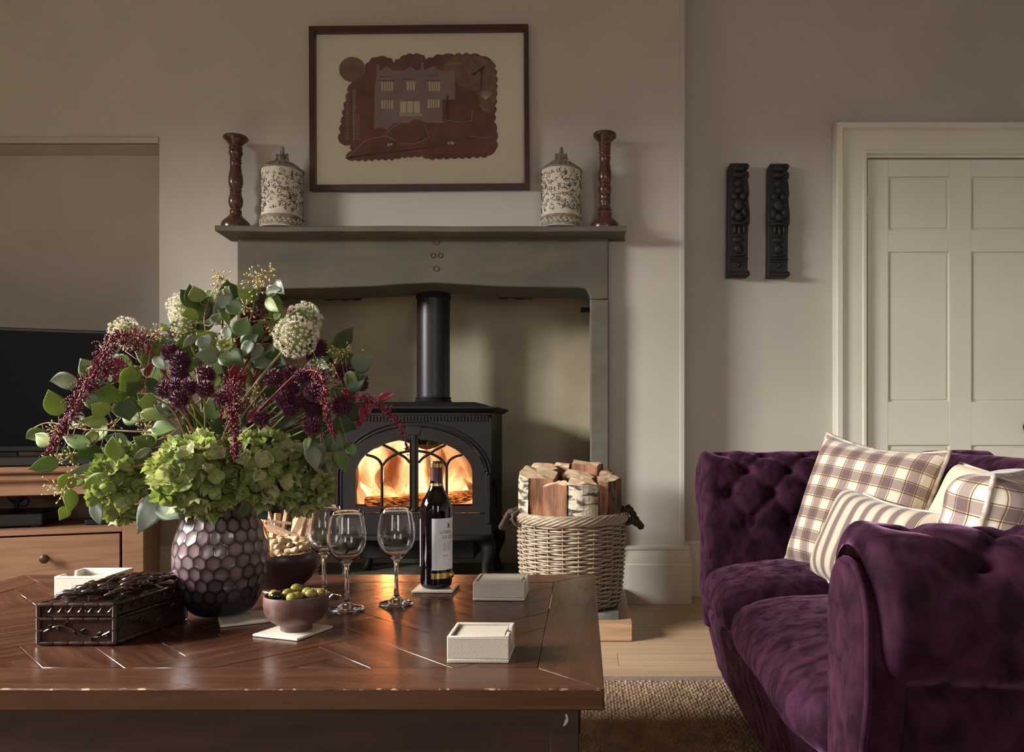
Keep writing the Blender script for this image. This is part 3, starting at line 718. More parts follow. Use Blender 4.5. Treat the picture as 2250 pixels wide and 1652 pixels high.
for xx in (ax0, ax1-.044):
    for yy in (ay0-.002, ay1-.042): MB().box((xx, yy, .018), (xx+.044, yy+.044, TZ-TT-.0025)).build('leg', MAHOGD, tb, bevel=.003)
nk = MB(); q = at(1243, 1580, 1.1975); nk.tube(curve([(q.x-.003, 1.1975, q.z-.01), (q.x+.002, 1.1972, q.z), (q.x, 1.1975, q.z+.008)], 6), [.0012, .002, .003, .0025, .0015, .002, .001], 6); nk.build('chip', mat('pale_chip', (196, 190, 190), .4), tb)

# ================================================================== coasters, coaster boxes
def coaster(px, py, rz, label, size=.098):
    p = atz(px, py, TZ); o = thing('coaster', label, 'coaster', (p.x, p.y, TZ+.0003), rz, 'cream leather coasters')
    h = size/2
    MB().box((-h, -h, 0), (h, h, .0045)).build('pad', LEATHER, o, local=True, bevel=.0012)
    m = MB()
    for (a, b) in (((-1, -1), (1, -1)), ((1, -1), (1, 1)), ((1, 1), (-1, 1)), ((-1, 1), (-1, -1))):
        k = .93; n_ = 22
        for i in range(n_):
            t0, t1 = i/n_, (i+.62)/n_
            m.tube([(lerp(a[0], b[0], t)*h*k, lerp(a[1], b[1], t)*h*k, .0047) for t in (t0, t1)], .00045, 4)
    m.build('stitching', STITCH, o, local=True); o.children[-1]['kind'] = 'stuff'
    return p
def coaster_box(p, rz, w_, d_, h_, notch, label):
    o = thing('coaster_box', label, 'coaster box', (p[0], p[1], TZ+.0003), rz, 'cream leather coaster boxes')
    t = .006
    MB().box((-w_/2, -d_/2, 0), (w_/2, d_/2, t)).build('base', LEATHER, o, local=True, bevel=.001)
    def wall(a, b, cut, nm='side_wall'):
        a = Vector(a); b = Vector(b); d = (b-a); L_ = d.length; d.normalize(); nrm = Vector((-d.y, d.x, 0))
        pr = [(0, t+.0002), (L_, t+.0002), (L_, h_)]
        if cut:
            c0, c1 = L_*.70, L_*.30; dp = h_*.62
            pr += [(c0, h_)]
            for k in range(1, 12):
                u = k/12; pr.append((lerp(c0, c1, u), h_-dp*math.sin(PI*u)**.45))
            pr += [(c1, h_)]
        pr += [(0, h_)]
        MB().prism([a+d*x+Vector((0, 0, z)) for x, z in pr], nrm*t).build(nm, LEATHER, o, local=True, bevel=.0012)
        m = MB(); n_ = 26
        for z in (h_-.0035, .0045):
            if cut and z > h_/2: continue
            for i in range(n_):
                t0, t1 = (i+.2)/n_, (i+.75)/n_
                m.tube([a+d*(L_*q_)-nrm*.0002+Vector((0, 0, z)) for q_ in (t0, t1)], .0005, 4)
        if m.v: m.build('stitching', STITCH, o, local=True)['kind'] = 'stuff'
    c = [(-w_/2, -d_/2, 0), (w_/2, -d_/2, 0), (w_/2, d_/2, 0), (-w_/2, d_/2, 0)]
    e = t+.0003
    wall(c[0], c[1], notch == 'front'); wall((w_/2, -d_/2+e, 0), (w_/2, d_/2-e, 0), notch == 'right'); wall(c[2], c[3], False); wall((-w_/2, d_/2-e, 0), (-w_/2, -d_/2+e, 0), notch == 'left')
    n_ = 6 if notch != 'left' else 4
    for k in range(n_):
        s_ = w_/2-t-.003; z_ = t+.0004+k*.0056; r_ = .02*math.sin(k*2.3)
        q = thing('coaster', 'cream coaster in the '+{'right': 'nearest' if 'nearest' in label else 'far right', 'left': 'left rear'}[notch]+' coaster box, '+(['lowest', 'second', 'third', 'fourth', 'fifth', 'topmost'] if n_ == 6 else ['lowest', 'second', 'third', 'topmost'])[k]+' of its stack', 'coaster', (p[0], p[1], TZ+.0003+z_), rz, 'coasters kept in the boxes')
        MB().box((-s_, -(d_/2-t-.003), 0), (s_, d_/2-t-.003, .005)).build('pad', LEATHER, q, local=True, bevel=.001)
    return o
coaster(540, 1361, R(28), 'cream leather coaster sticking out from under the plum vase', .098)
BOLP = coaster(645, 1389, R(-20), 'cream leather coaster under the small olive bowl', .10)
BOTP = coaster(958, 1294, R(-1), 'cream leather coaster under the wine bottle', .095)
fl_ = atz(1051, 1457, TZ); coaster_box((fl_.x, fl_.y+.047, 0), R(-1), .100, .094, .043, 'right', 'nearest cream leather coaster box, at the right front of the table')
fl_ = atz(1097, 1320, TZ); coaster_box((fl_.x, fl_.y+.052, 0), R(-1.5), .114, .104, .041, 'right', 'far right cream leather coaster box, beside the wine bottle')
fl_ = atz(157, 1309, TZ); coaster_box((fl_.x+.02, fl_.y+.055, 0), R(1), .118, .112, .044, 'left', 'cream leather coaster box behind the carved wooden box')

# ================================================================== carved box
p0 = atz(88, 1418, TZ); p1 = atz(252, 1418, TZ); bx0, bx1, by0 = p0.x, p1.x, p0.y
cbw = bx1-bx0; ry = Vector((.045, 1)).normalized()
cb = thing('carved_box', 'dark glossy wooden box with carved dragon-like relief on its lid', 'carved box', ((bx0+bx1)/2, by0+.11, TZ+.0003), 0)
ct = atz(360, 1352, TZ); bl = .19
def B(u, v, z): return Vector((lerp(bx0, bx1, u)+.028*v, by0+bl*v, TZ+.0003+z))
hb_ = .076
cbm = MB(); cbm.hexa([B(0, 0, 0), B(1, 0, 0), B(1, 1, 0), B(0, 1, 0), B(0, 0, .048), B(1, 0, .048), B(1, 1, .048), B(0, 1, .048)]); cbm.build('body', BOXW, cb, bevel=.0025)
lid = MB(); lid.hexa([B(0, 0, .0485), B(1, 0, .0485), B(1, 1, .0485), B(0, 1, .0485), B(0, 0, hb_-.004), B(1, 0, hb_-.004), B(1, 1, hb_-.004), B(0, 1, hb_-.004)]); lido = lid.build('lid', BOXW, cb, bevel=.003)
rm = MB()
def edge_rods(z, r):
    c_ = [B(-.01, -.008, z), B(1.01, -.008, z), B(1.01, 1.0, z), B(-.01, 1.0, z)]
    for i in range(4):
        a, b = c_[i], c_[(i+1) % 4]; n_ = 5 if i % 2 == 0 else 8
        for k in range(n_): rm.tube([a.lerp(b, (k+.03)/n_), a.lerp(b, (k+.5)/n_), a.lerp(b, (k+.97)/n_)], [r*.8, r*1.05, r*.8], 6)
edge_rods(.004, .0042); edge_rods(.046, .0036); edge_rods(.071, .0045)
for (u, v) in ((0, 0), (1, 0), (1, 1)):
    for k in range(3): rm.tube([B(u*1.02-.01, v*1.0-.006, lerp(.003, .072, (k+.05)/3)), B(u*1.02-.01, v-.006, lerp(.003, .072, (k+.95)/3))], .0042, 6)
rm.build('bamboo_moulding', BOXW, cb, smooth=60)['kind'] = 'stuff'
vi = MB()
def vine(fn, amp, z0_, zc):
    pts = [fn(t/30, z0_+amp*math.sin(t/30*2*PI*zc)) for t in range(31)]; vi.tube(pts, .0016, 5)
    for k in range(8):
        t = (k+.5)/8; a = fn(t, z0_+amp*math.sin(t*2*PI*zc)); b = fn(t+.05, z0_+amp*math.sin(t*2*PI*zc)+.009*(-1)**k)
        vi.tube([a, (a+b)/2+Vector((0, -.001, .001)), b], [.001, .003, .0008], 5)
vine(lambda t, z: B(lerp(.06, .94, t), -.006, z), .010, .024, 1.0); vine(lambda t, z: B(1.006, lerp(.05, .95, t), z), .010, .024, 1.5)
for k in range(7):
    u = lerp(.08, .88, k/6); vi.tube(curve([B(u, -.004, .062), B(u+.03, -.006, .058), B(u+.06, -.006, .060), B(u+.09, -.004, .066)], 6), .0017, 5)
    v = lerp(.06, .9, k/6); vi.tube(curve([B(1.004, v, .062), B(1.006, v+.03, .058), B(1.004, v+.06, .066)], 6), .0017, 5)
vi.build('vine_carving', BOXW, cb, smooth=60)['kind'] = 'stuff'
rl = MB(); r6 = random.Random(11)
rl.grid(lambda u, v: B(lerp(.03, .97, u), lerp(.02, .98, v), hb_-.006+.014*math.sin(PI*u)**.5*math.sin(PI*v)**.5+.006*noise.noise((u*6, v*8, 3))), 30, 40)
for k in range(64):
    u, v = r6.uniform(.04, .9), r6.uniform(.03, .95); a = r6.uniform(-1.2, .5); ln = r6.uniform(.25, .5)
    zz = hb_+.004+.010*math.sin(PI*u)**.5*math.sin(PI*v)**.5
    pts = [B(min(.97, max(.03, u+ln*t*math.cos(a+1.6*t))), min(.97, max(.03, v+.6*ln*t*math.sin(a+1.6*t))), zz+.007*math.sin(PI*t)) for t in [i/8 for i in range(9)]]
    rl.tube(pts, [.0014+.0034*math.sin(PI*(i+.8)/9.5) for i in range(9)], 7)
for k in range(5):
    u, v = r6.uniform(.1, .88), r6.uniform(.08, .9); rl.ball(B(u, v, hb_+.010), (r6.uniform(.005, .010), r6.uniform(.006, .012), .007), 8, 6)
rl.build('lid_relief', BOXW, lido, smooth=70)['kind'] = 'stuff'

# ================================================================== wine glasses
def glass(px, py, label, sc=1.0):
    p = atz(px, py, TZ)
    o = thing('wine_glass', label, 'wine glass', (p.x, p.y, TZ+.0004), 0, 'stemmed wine glasses on the table')
    outp = [(.0, .0), (.034, .0), (.0370, .0012), (.0366, .0022), (.026, .0048), (.014, .0085), (.0075, .0145), (.0052, .022), (.0042, .04), (.0042, .07), (.0052, .088), (.0085, .0955), (.0155, .1010), (.0245, .1085), (.0325, .119), (.0380, .132), (.0403, .146), (.0400, .160), (.0380, .176), (.0352, .192), (.0328, .2045)]
    inp = [(.0319, .2046), (.0343, .192), (.0371, .176), (.0391, .160), (.0394, .146), (.0371, .1325), (.0316, .1202), (.0236, .1102), (.0150, .1038), (.0080, .1010), (.0, .1000)]
    ns = [(.0, .0)]
    k = len(outp)
    MB().lathe([(r*sc, z*sc) for r, z in outp+[(.03235, .2052)]+inp], n=48).build('glass', GLASS, o, local=True, smooth=75)
    return o
def retag_single(o, nm):   # a one-part thing: make the mesh itself the thing
    ch = o.children[0]; ch.parent = None; ch.location = o.location; ch.rotation_euler = o.rotation_euler
    for k in ('label', 'category', 'group'):
        if k in o: ch[k] = o[k]
    bpy.data.objects.remove(o); ch.name = nm; return ch
retag_single(glass(762, 1338, 'clear wine glass standing foremost of the three, right of the olive bowl', 1.0), 'wine_glass')
retag_single(glass(871, 1326, 'clear wine glass standing alone in front of the stove, left of the bottle', 1.0), 'wine_glass')
retag_single(glass(712, 1313, 'clear wine glass rearmost, beside the peanut bowl', 1.0), 'wine_glass')

# ================================================================== wine bottle
bz = TZ+.0054; bp_ = BOTP
bt = thing('wine_bottle', 'dark red wine bottle with white label and gold band on a coaster', 'bottle', (bp_.x, bp_.y+.004, bz))
R0 = .0372
MB().lathe([(0, .004), (.022, .001), (.031, 0), (.0355, .004), (R0, .012), (R0, .178), (.0362, .190), (.0325, .204), (.0255, .217), (.0195, .227), (.0163, .238), (.0150, .250), (.0142, .262), (.0140, .292), (0, .292)], n=56).build('glass_body', BOTTLE, bt, local=True, smooth=50)
MB().lathe([(.0150, .2375), (.0158, .2380), (.0150, .250), (.0146, .262), (.0145, .2805), (.0160, .2810), (.0162, .2925), (.0150, .2960), (.0, .2965)], n=40).build('capsule', CAPS, bt, local=True)
MB().lathe([(.0160, .2380), (.0166, .2382), (.0160, .2440), (.0155, .2440)], n=40).build('capsule_band', GOLD, bt, local=True)
MB().lathe([(.0158, .2815), (.01645, .2815), (.0166, .2905), (.0160, .2905)], n=40).build('capsule_ring', GOLD, bt, local=True)
vdir = math.atan2(-(bp_.x), -(bp_.y)); va = math.atan2(0-(bp_.y+.004), 0-bp_.x)     # direction towards the eye
def cyl(a_deg, z, r): a = va+R(a_deg); return Vector((r*math.cos(a), r*math.sin(a), z))
def patch(name, a0, a1, z0_, z1_, r, m, parent=bt):
    mb = MB(); n_ = 28
    mb.grid(lambda u, v: cyl(lerp(a0, a1, u), lerp(z0_, z1_, v), r), n_, 1)
    mb.grid(lambda u, v: cyl(lerp(a0, a1, u), lerp(z0_, z1_, v), r-.0002), n_, 1)
    return mb.build(name, m, parent, local=True, smooth=180)
lb = patch('front_label', -16, 108, .044, .164, R0+.0004, LABEL)
patch('back_label', -168, -76, .050, .160, R0+.0004, LABEL)
patch('gold_band', -18, 95, .024, .037, R0+.0004, GOLD)
sealm = MB(); sealm.ball(cyl(62, .0305, R0+.0002), (.0085, .0085, .0085), 14, 8); sealm.build('gold_seal', GOLD, bt, local=True)
def label_text(txt, size, a_start, z, m, nm='lettering', stretch=1):
    cu = bpy.data.curves.new('t', 'FONT'); cu.body = txt; cu.size = size
    to = bpy.data.objects.new('t', cu); C.objects.link(to)
    dg = bpy.context.evaluated_depsgraph_get(); me = bpy.data.meshes.new_from_object(to.evaluated_get(dg))
    bpy.data.objects.remove(to); bpy.data.curves.remove(cu)
    for v in me.vertices:
        a = a_start+math.degrees(v.co.x*stretch/R0); q = cyl(a, z+v.co.y, R0+.0007); v.co = q
    me.name = nm; me.materials.clear(); me.materials.append(m)
    o = bpy.data.objects.new(nm, me); C.objects.link(o); o.parent = lb; return o
label_text('la', .0085, 14, .1285, INK); label_text('TERRA', .0100, 24, .1285, INK, stretch=.8); label_text('LA GA', .0115, 22, .1165, INK, stretch=.9)
label_text('PETIT', .0058, 23, .0745, INKB); label_text('20', .0052, 46, .0635, INKG); label_text('- --- --', .006, 27, .056, INKG); label_text('- -- - --', .005, 30, .070, INKG)
eb_ = MB()
for (a, z, s_) in ((48, .146, .0028), (43, .1425, .0016), (53, .1425, .0016), (48, .1505, .0018), (45, .1495, .0014), (51, .1495, .0014)): eb_.ball(cyl(a, z, R0+.0003), s_, 8, 6)
eb_.build('bee_emblem', mat('emblem_gold_black', (120, 92, 48), .4, (30, 26, 22), 300), lb, local=True)
for (a0, a1, z0_, z1_) in ((26, 37, .0875, .1065), (44, 58, .0875, .110)):
    hm = MB()
    for k in range(6): a = lerp(a0, a1, k/5); hm.tube([cyl(a, z0_, R0+.0006), cyl(a, z1_-(.002 if k % 2 else 0), R0+.0006)], .00022, 4)
    for k in range(4): z = lerp(z0_, z1_, k/3); hm.tube([cyl(lerp(a0, a1, q/6), z, R0+.0006) for q in range(7)], .00022, 4)
    hm.build('house_sketch', INKG, lb, local=True)['kind'] = 'stuff'

# ================================================================== bowls, olives, peanuts
ob = thing('olive_bowl', 'small reddish brown footed bowl holding olives, on a coaster', 'bowl', (BOLP.x+.004, BOLP.y+.004, TZ+.0052))
bs = 1.0
MB().lathe([(0, .002), (.026, .0), (.0285, .001), (.0285, .008), (.034, .0115), (.048, .0205), (.056, .034), (.0585, .048), (.0578, .062), (.0570, .0655), (.0555, .0657), (.0548, .062), (.0548, .048), (.051, .034), (.043, .022), (.025, .0155), (0, .0145)], n=56).build('body', BOWLC, ob, local=True, smooth=60)
ob_ = retag_single(ob, 'olive_bowl')
oc = ob_.location.copy(); ro = random.Random(4)
def olive(dx, dy, dz_, az, el, black, lab, cut=True):
    o = thing('olive', lab, 'olive', (oc.x+dx, oc.y+dy, oc.z+dz_), 0, 'olives in the small bowl')
    M_ = Euler((el, 0, az)).to_matrix()
    MB().ball((0, 0, 0), (.0112, .0086, .0086), 16, 10, M_).build('flesh', OLIVEB if black else OLIVE, o, local=True, smooth=180)
    if not black:
        a = M_ @ Vector((.0098, 0, .0008)); m = MB(); t_ = M_ @ Vector((0, .0028, 0)); s_ = M_ @ Vector((0, 0, .0028))
        m.tube([a+t_*math.cos(q)+s_*math.sin(q) for q in [2*PI*i/10 for i in range(10)]], .0008, 5, closed=True); m.ball(a-(M_ @ Vector((.0012, 0, 0))), .0022, 8, 6)
        m.build('stone_hole', mat('olive_pit', (92, 62, 40), .6) if 'olive_pit' not in MATS else MATS['olive_pit'], o, local=True)
for i in range(12):   # lower layer, mostly hidden
    a = 2*PI*i/12; olive(.036*math.cos(a), .034*math.sin(a), .0535, a+1.2, .3*math.sin(a*3), True, 'shiny black olive in the lower layer of the olive bowl')
for i in range(4):
    a = 2*PI*i/4+.4; olive(.014*math.cos(a), .014*math.sin(a), .0535, a+.4, .1, True, 'shiny black olive in the lower layer of the olive bowl')
for (dx, dy, dz_, az, el, bk, lab) in ((-.040, -.004, .0655, -.2, .3, 0, 'green olive lying leftmost in the olive bowl'), (-.012, -.008, .0685, .5, -.4, 0, 'largest looking green olive left of centre in the olive bowl'),
        (-.004, .012, .0735, .2, .1, 0, 'topmost green olive behind the others in the olive bowl'), (.007, -.014, .0640, .3, .1, 0, 'small green olive at the centre of the olive bowl'),
        (.004, -.036, .0660, 2.6, .2, 0, 'green olive nearest the front rim of the olive bowl'), (.018, .008, .0675, -.1, 0, 0, 'green olive right of centre in the olive bowl'),
        (.030, -.008, .0675, .35, .1, 0, 'shiny green olive lying at the right of the olive bowl'), (.040, .014, .0650, -.6, .2, 0, 'dull green olive rearmost at the right in the olive bowl'),
        (-.030, -.020, .0650, .1, 0, 1, 'black olive at the left front of the olive bowl'), (.012, .026, .0645, .8, 0, 1, 'black olive at the back of the olive bowl')):
    olive(dx, dy, dz_, az, el, bk, lab)
pb = atz(616, 1299, TZ)
pbo = thing('peanut_bowl', 'larger dark wooden bowl heaped with peanuts behind the vase', 'bowl', (pb.x, pb.y, TZ+.0004))
MB().lathe([(0, .002), (.034, 0), (.041, .001), (.041, .005), (.038, .0075), (.052, .014), (.070, .031), (.083, .053), (.089, .075), (.0900, .0935), (.0885, .0950), (.0868, .0935), (.085, .075), (.079, .054), (.066, .034), (.045, .020), (0, .013)], n=64).build('body', BOWLD, pbo, local=True, smooth=60)
pbo = retag_single(pbo, 'peanut_bowl'); pc_ = pbo.location.copy()
pn = MB()
def pea(u, v):
    x = lerp(-.019, .019, v); t = v
    r = .0082*math.sqrt(max(0, 1-(2*v-1)**4))*(1-.28*math.exp(-((v-.5)/.16)**2)); a = 2*PI*u
    return Vector((x, r*math.cos(a), r*math.sin(a)+.001*math.sin(v*PI)))
pn.grid(pea, 10, 12, wu=True); tmp = pn.build('peanut', NUT, smooth=180); pme = tmp.data; bpy.data.objects.remove(tmp)
rp = random.Random(21); placed = []
def nut(x, y, z, az, el, sc):
    o = bpy.data.objects.new('peanut', pme); C.objects.link(o); o.location = (pc_.x+x, pc_.y+y, pc_.z+z); o.rotation_euler = (rp.uniform(0, 6), el, az); o.scale = (sc, sc*rp.uniform(.9, 1.1), sc)
    return tag(o, 'tan unshelled peanut heaped in the dark wooden bowl', 'peanut', 'peanuts in the dark wooden bowl')
for ringr, zz, n_ in ((.066, .084, 15), (.045, .088, 11), (.022, .090, 6), (.056, .100, 13), (.034, .106, 9), (.012, .110, 4), (.028, .119, 5)):
    for k in range(n_):
        a = 2*PI*(k+rp.random()*.5)/n_; nut(ringr*math.cos(a), ringr*math.sin(a), zz+rp.uniform(-.003, .004), a+PI/2+rp.uniform(-.9, .9), rp.uniform(-.3, .3), rp.uniform(.88, 1.1))

# ================================================================== mantel ornaments
MZ = 1.6445; MY = 3.475
def ms(px): return px*MY/FPX
def turned(px, prof, label):
    x = at(px, 0, MY).x
    o = thing('candlestick', label, 'candlestick', (x, MY, MZ), 0, 'turned wooden candlesticks on the mantel')
    MB().lathe([(ms(r), ms(z)) for r, z in prof], n=36).build('turned_body', DWOOD, o, local=True, smooth=40)
    return o
# profile radius / height above base in photo pixels (base hidden behind shelf edge by about 10 px)
left = [(0, 0), (30, 0), (31, 6), (29, 15), (20, 24), (14, 30), (12.5, 33), (12, 37), (13, 39), (12, 42), (9.5, 45), (13.5, 51), (15.5, 60), (15, 68), (12.5, 75), (11, 77), (12.5, 80), (11, 83), (12.5, 86), (11, 89), (13.5, 94), (15.5, 103), (15, 115), (12.5, 128), (11, 142), (11.5, 144), (12.5, 147), (11, 150), (12.5, 153), (11, 156), (13, 163), (15, 168), (14.5, 171), (13, 174), (14.5, 178), (12.5, 182), (14, 186), (19, 192), (25.5, 198), (26.5, 201), (25, 204), (12, 203), (0, 203)]
right = [(0, 0), (31, 0), (32, 6), (30, 13), (24, 20), (17, 23), (16, 27), (14.5, 31), (16, 35), (13.5, 40), (16, 43), (14, 47), (11, 52), (12, 58), (13, 61), (11.5, 65), (12, 69), (13, 73), (11.5, 77), (14.5, 85), (15, 90), (13.5, 94), (11, 97), (12.5, 100), (11, 103), (13.5, 108), (15, 115), (14.5, 124), (12.5, 138), (11, 149), (12, 153), (13, 157), (11.5, 161), (12, 165), (12.5, 168), (11.8, 172), (13, 176), (12, 180), (13.5, 184), (12.5, 188), (14, 192), (20, 198), (25, 203), (25.5, 209), (24, 211), (14, 210), (0, 209)]
turned(518, left[:], 'left dark turned wooden candlestick with flared cup on the mantel shelf')
rc_ = turned(1329, right[:], 'right dark turned wooden candlestick with pale ringed grooves on the mantel shelf')
for zpx, r_ in ((19.5, 18), (37.5, 14.4), (67, 12.6), (78, 12.4), (95.5, 12.6), (104, 11.8), (160, 12.1), (171, 12.3), (179, 12.4), (189, 13.2)):
    MB().lathe([(ms(r_), ms(zpx)-.0012), (ms(r_)+.0016, ms(zpx)), (ms(r_), ms(zpx)+.0012)], n=36, close=True).build('pale_groove', DWOODR, rc_, local=True)
for q in [c for c in bpy.data.objects if c.name.startswith('candlestick') and c is not rc_]:
    for zpx, r_ in ((43, 12), (76, 12.2), (88, 12.3), (141, 11.4), (181, 13.6)):
        MB().lathe([(ms(r_), ms(zpx)-.0010), (ms(r_)+.0012, ms(zpx)), (ms(r_), ms(zpx)+.0010)], n=36, close=True).build('pale_groove', DWOODR, q, local=True)
def canister(px, seed, label):
    x = at(px, 0, MY).x; rr = random.Random(seed)
    o = thing('lidded_canister', label, 'canister', (x, MY, MZ), 0, 'whitewashed canisters on the mantel')
    r = .0860; hb = .252
    MB().lathe([(0, 0), (r+.006, 0), (r+.008, .008), (r+.005, .014), (r+.004, .036), (r+.006, .040), (r+.005, .046), (r, .049), (r, hb), (0, hb)], n=56).build('body', CERAM, o, local=True, smooth=40)
    MB().lathe([(r+.0052, .001), (r+.0086, .006), (r+.0056, .014), (r+.0046, .037), (r+.0066, .041), (r+.0055, .047), (r+.0004, .0505), (r, .04), (r, .01)], n=56, close=True).build('base_band', CERD, o, local=True)
    wv = MB()
    for k in range(26):
        a = 2*PI*k/26; pts = []
        for i in range(9):
            t = i/8; aa = a+.18*t; zz = .024+.008*math.sin(t*2*PI); pts.append(((r+.0052)*math.cos(aa), (r+.0052)*math.sin(aa), zz))
        wv.tube(pts, .0022, 5)
    wv.build('wave_border', CERAM, o, local=True, smooth=60)['kind'] = 'stuff'
    sc = MB()
    for k in range(330):
        a = rr.uniform(-PI, 0.0) if k < 250 else rr.uniform(0, PI); z = rr.uniform(.064, hb-.014); s0 = rr.choice((-1, 1)); s1 = rr.choice((-1, 1)); tl = rr.uniform(0, 6.28)
        R_ = rr.uniform(.0055, .0115); pts = []
        for i in range(16):
            t = i/15; rad = R_*(1-.82*t); th = tl+s0*t*5.2
            da = rad*math.cos(th)/r; dzz = rad*math.sin(th); zz = min(hb-.004, max(.053, z+dzz)); pts.append(((r+.0002)*math.cos(a+da), (r+.0002)*math.sin(a+da), zz))
        sc.tube(pts, [.0004+.0009*math.sin(PI*min(1, i/15+.1)) for i in range(16)], 4)
    sc.build('scroll_carving', CERG, o, local=True)['kind'] = 'stuff'
    lid = MB().lathe([(r-.004, hb+.0005), (r+.005, hb+.0005), (r+.006, hb+.004), (r+.002, hb+.008), (r-.012, hb+.014), (.058, hb+.030), (.030, hb+.042), (.016, hb+.045), (0, hb+.046)], n=56).build('lid', CERD, o, local=True, smooth=50)
    fm_ = MB()
    for k in range(22):
        a = 2*PI*k/22; pts = []
        for i in range(6):
            t = i/5; rad = lerp(r-.010, .040, t); aa = a+.25*t; pts.append((rad*math.cos(aa), rad*math.sin(aa), hb+.013+.026*t))
        fm_.tube(pts, [.0035, .004, .004, .0035, .003, .002], 5)
    z0_ = hb+.044
    fm_.build('lid_gadroon', CERD, lid, local=True, smooth=60)['kind'] = 'stuff'
    fn = MB()
    fn.lathe([(.022, z0_-.002), (.024, z0_+.003), (.013, z0_+.008), (.017, z0_+.020), (.014, z0_+.030), (.009, z0_+.036), (.010, z0_+.044), (.011, z0_+.046), (.0075, z0_+.049), (.009, z0_+.056), (.006, z0_+.064), (0, z0_+.067)], n=20)
    for s_ in (-1, 1):
        fn.tube(curve([(s_*.012, 0, z0_+.002), (s_*.026, 0, z0_+.004), (s_*.024, -.002, z0_+.016), (s_*.018, -.003, z0_+.012)], 8), .004, 6)
        fn.tube(curve([(s_*.012, 0, z0_+.018), (s_*.024, 0, z0_+.022), (s_*.023, -.002, z0_+.033), (s_*.016, -.003, z0_+.031), (s_*.018, -.003, z0_+.025)], 8), .0036, 6)
        fn.tube(curve([(0, s_*.012, z0_+.002), (0, s_*.022, z0_+.01), (0, s_*.014, z0_+.022)], 6), .004, 6)
    fn.build('finial', CERD, lid, local=True, smooth=50)
canister(620, 1, 'left whitewashed scroll-carved lidded canister beside the picture frame'); canister(1233, 2, 'right whitewashed scroll-carved lidded canister between the picture and candlestick')

# ================================================================== framed picture
pic = thing('framed_picture', 'large framed paper-cut picture of a manor house among maroon trees', 'picture', tuple(at(920, 417, 3.55)))
def Q(px, py, D=3.54): return at(px, py, D)
oc4 = [(678, 57), (1160.5, 52), (1163, 413), (680, 417.5)]; ic4 = [(690.5, 69), (1151.5, 64.5), (1152.5, 402), (691.5, 405.5)]
nm_ = ['frame_rail']*4
for i in range(4):
    a, b = oc4[i], oc4[(i+1) % 4]; c, d = ic4[(i+1) % 4], ic4[i]
    MB().prism([Q(*a, 3.522), Q(*b, 3.522), Q(*c, 3.522), Q(*d, 3.522)], (0, .036, 0)).build('frame_rail', FRAMEW, pic, bevel=.0015)
MB().prism([Q(x, y, 3.552) for x, y in [(686, 62), (1155, 57), (1158, 408), (686, 412)]], (0, .005, 0)).build('mount', PAPER, pic)
MB().prism([Q(x, y, 3.5285) for x, y in [(689, 67), (1152, 62), (1154, 404), (690, 407)]], (0, .002, 0)).build('glazing', PICGLASS, pic)
def pz(zx, zy): return (660+zx/4.13, 30+zy/4.13)
def layer(name, pts, D, m, par=pic, th=.003, scal=0, seed=0, n=0):
    P = [pz(*p) for p in pts]
    if scal:
        rr = random.Random(seed); res = []
        for i in range(len(P)):
            a = Vector(P[i]); b = Vector(P[(i+1) % len(P)]); d = b-a; k = max(1, int(d.length/scal)); nn = Vector((d.y, -d.x)).normalized()
            for j in range(k*4):
                t = j/(k*4); ph = (j % 4)/4; res.append(a+d*t+nn*(math.sin(PI*ph)*scal*.30*rr.uniform(.7, 1.2)))
        P = [(q.x, q.y) for q in res]
    return MB().prism([Q(x, y, D) for x, y in P], (0, th, 0)).build(name, m, par, smooth=0)
trees = [(450, 640), (400, 860), (375, 1000), (350, 1160), (460, 1190), (470, 1240), (410, 1310), (500, 1325), (860, 1310), (920, 1295), (1100, 1285), (1160, 1310), (1500, 1300), (1700, 1285), (1775, 1230), (1780, 1070), (1755, 980), (1770, 760), (1775, 560), (1740, 430), (1640, 385), (1540, 370), (1400, 375), (1290, 375), (1200, 400), (1140, 420), (1090, 370), (960, 375), (900, 410), (850, 450), (790, 400), (690, 395), (620, 440), (590, 500), (540, 600)]
layer('tree_layer', trees[::-1], 3.547, ART1, scal=14, seed=1)
tc_ = MB(); P = [pz(470+118*math.cos(a), 505+112*math.sin(a)) for a in [2*PI*i/60 for i in range(60)]]
P = [(x+(1.6 if i % 2 else -1.2)*math.cos(2*PI*i/60), y+(1.6 if i % 2 else -1.2)*math.sin(2*PI*i/60)) for i, (x, y) in enumerate(P)]
tc_.prism([Q(x, y, 3.5455) for x, y in P][::-1], (0, .0012, 0)); tc_.build('round_tree', ART2, pic, smooth=0)
layer('foliage_layer', [(1560, 560), (1640, 500), (1760, 450), (1775, 760), (1700, 900), (1640, 860), (1600, 700), (1440, 640), (1300, 480), (1400, 385), (1600, 390), (1720, 440)], 3.546, ART2, scal=10, seed=3, th=.0009)
house = [(670, 1040), (780, 1085), (900, 1050), (1020, 980), (1290, 985), (1290, 780), (1405, 780), (1400, 515), (1270, 515), (1205, 475), (1145, 505), (1120, 505), (1120, 445), (1095, 445), (1095, 500), (1055, 515), (1000, 478), (945, 515), (840, 515), (780, 478), (720, 520), (715, 460), (690, 460), (690, 560), (675, 640)]
ho = layer('house_layer', house[::-1], 3.5445, ART3, th=.0012)
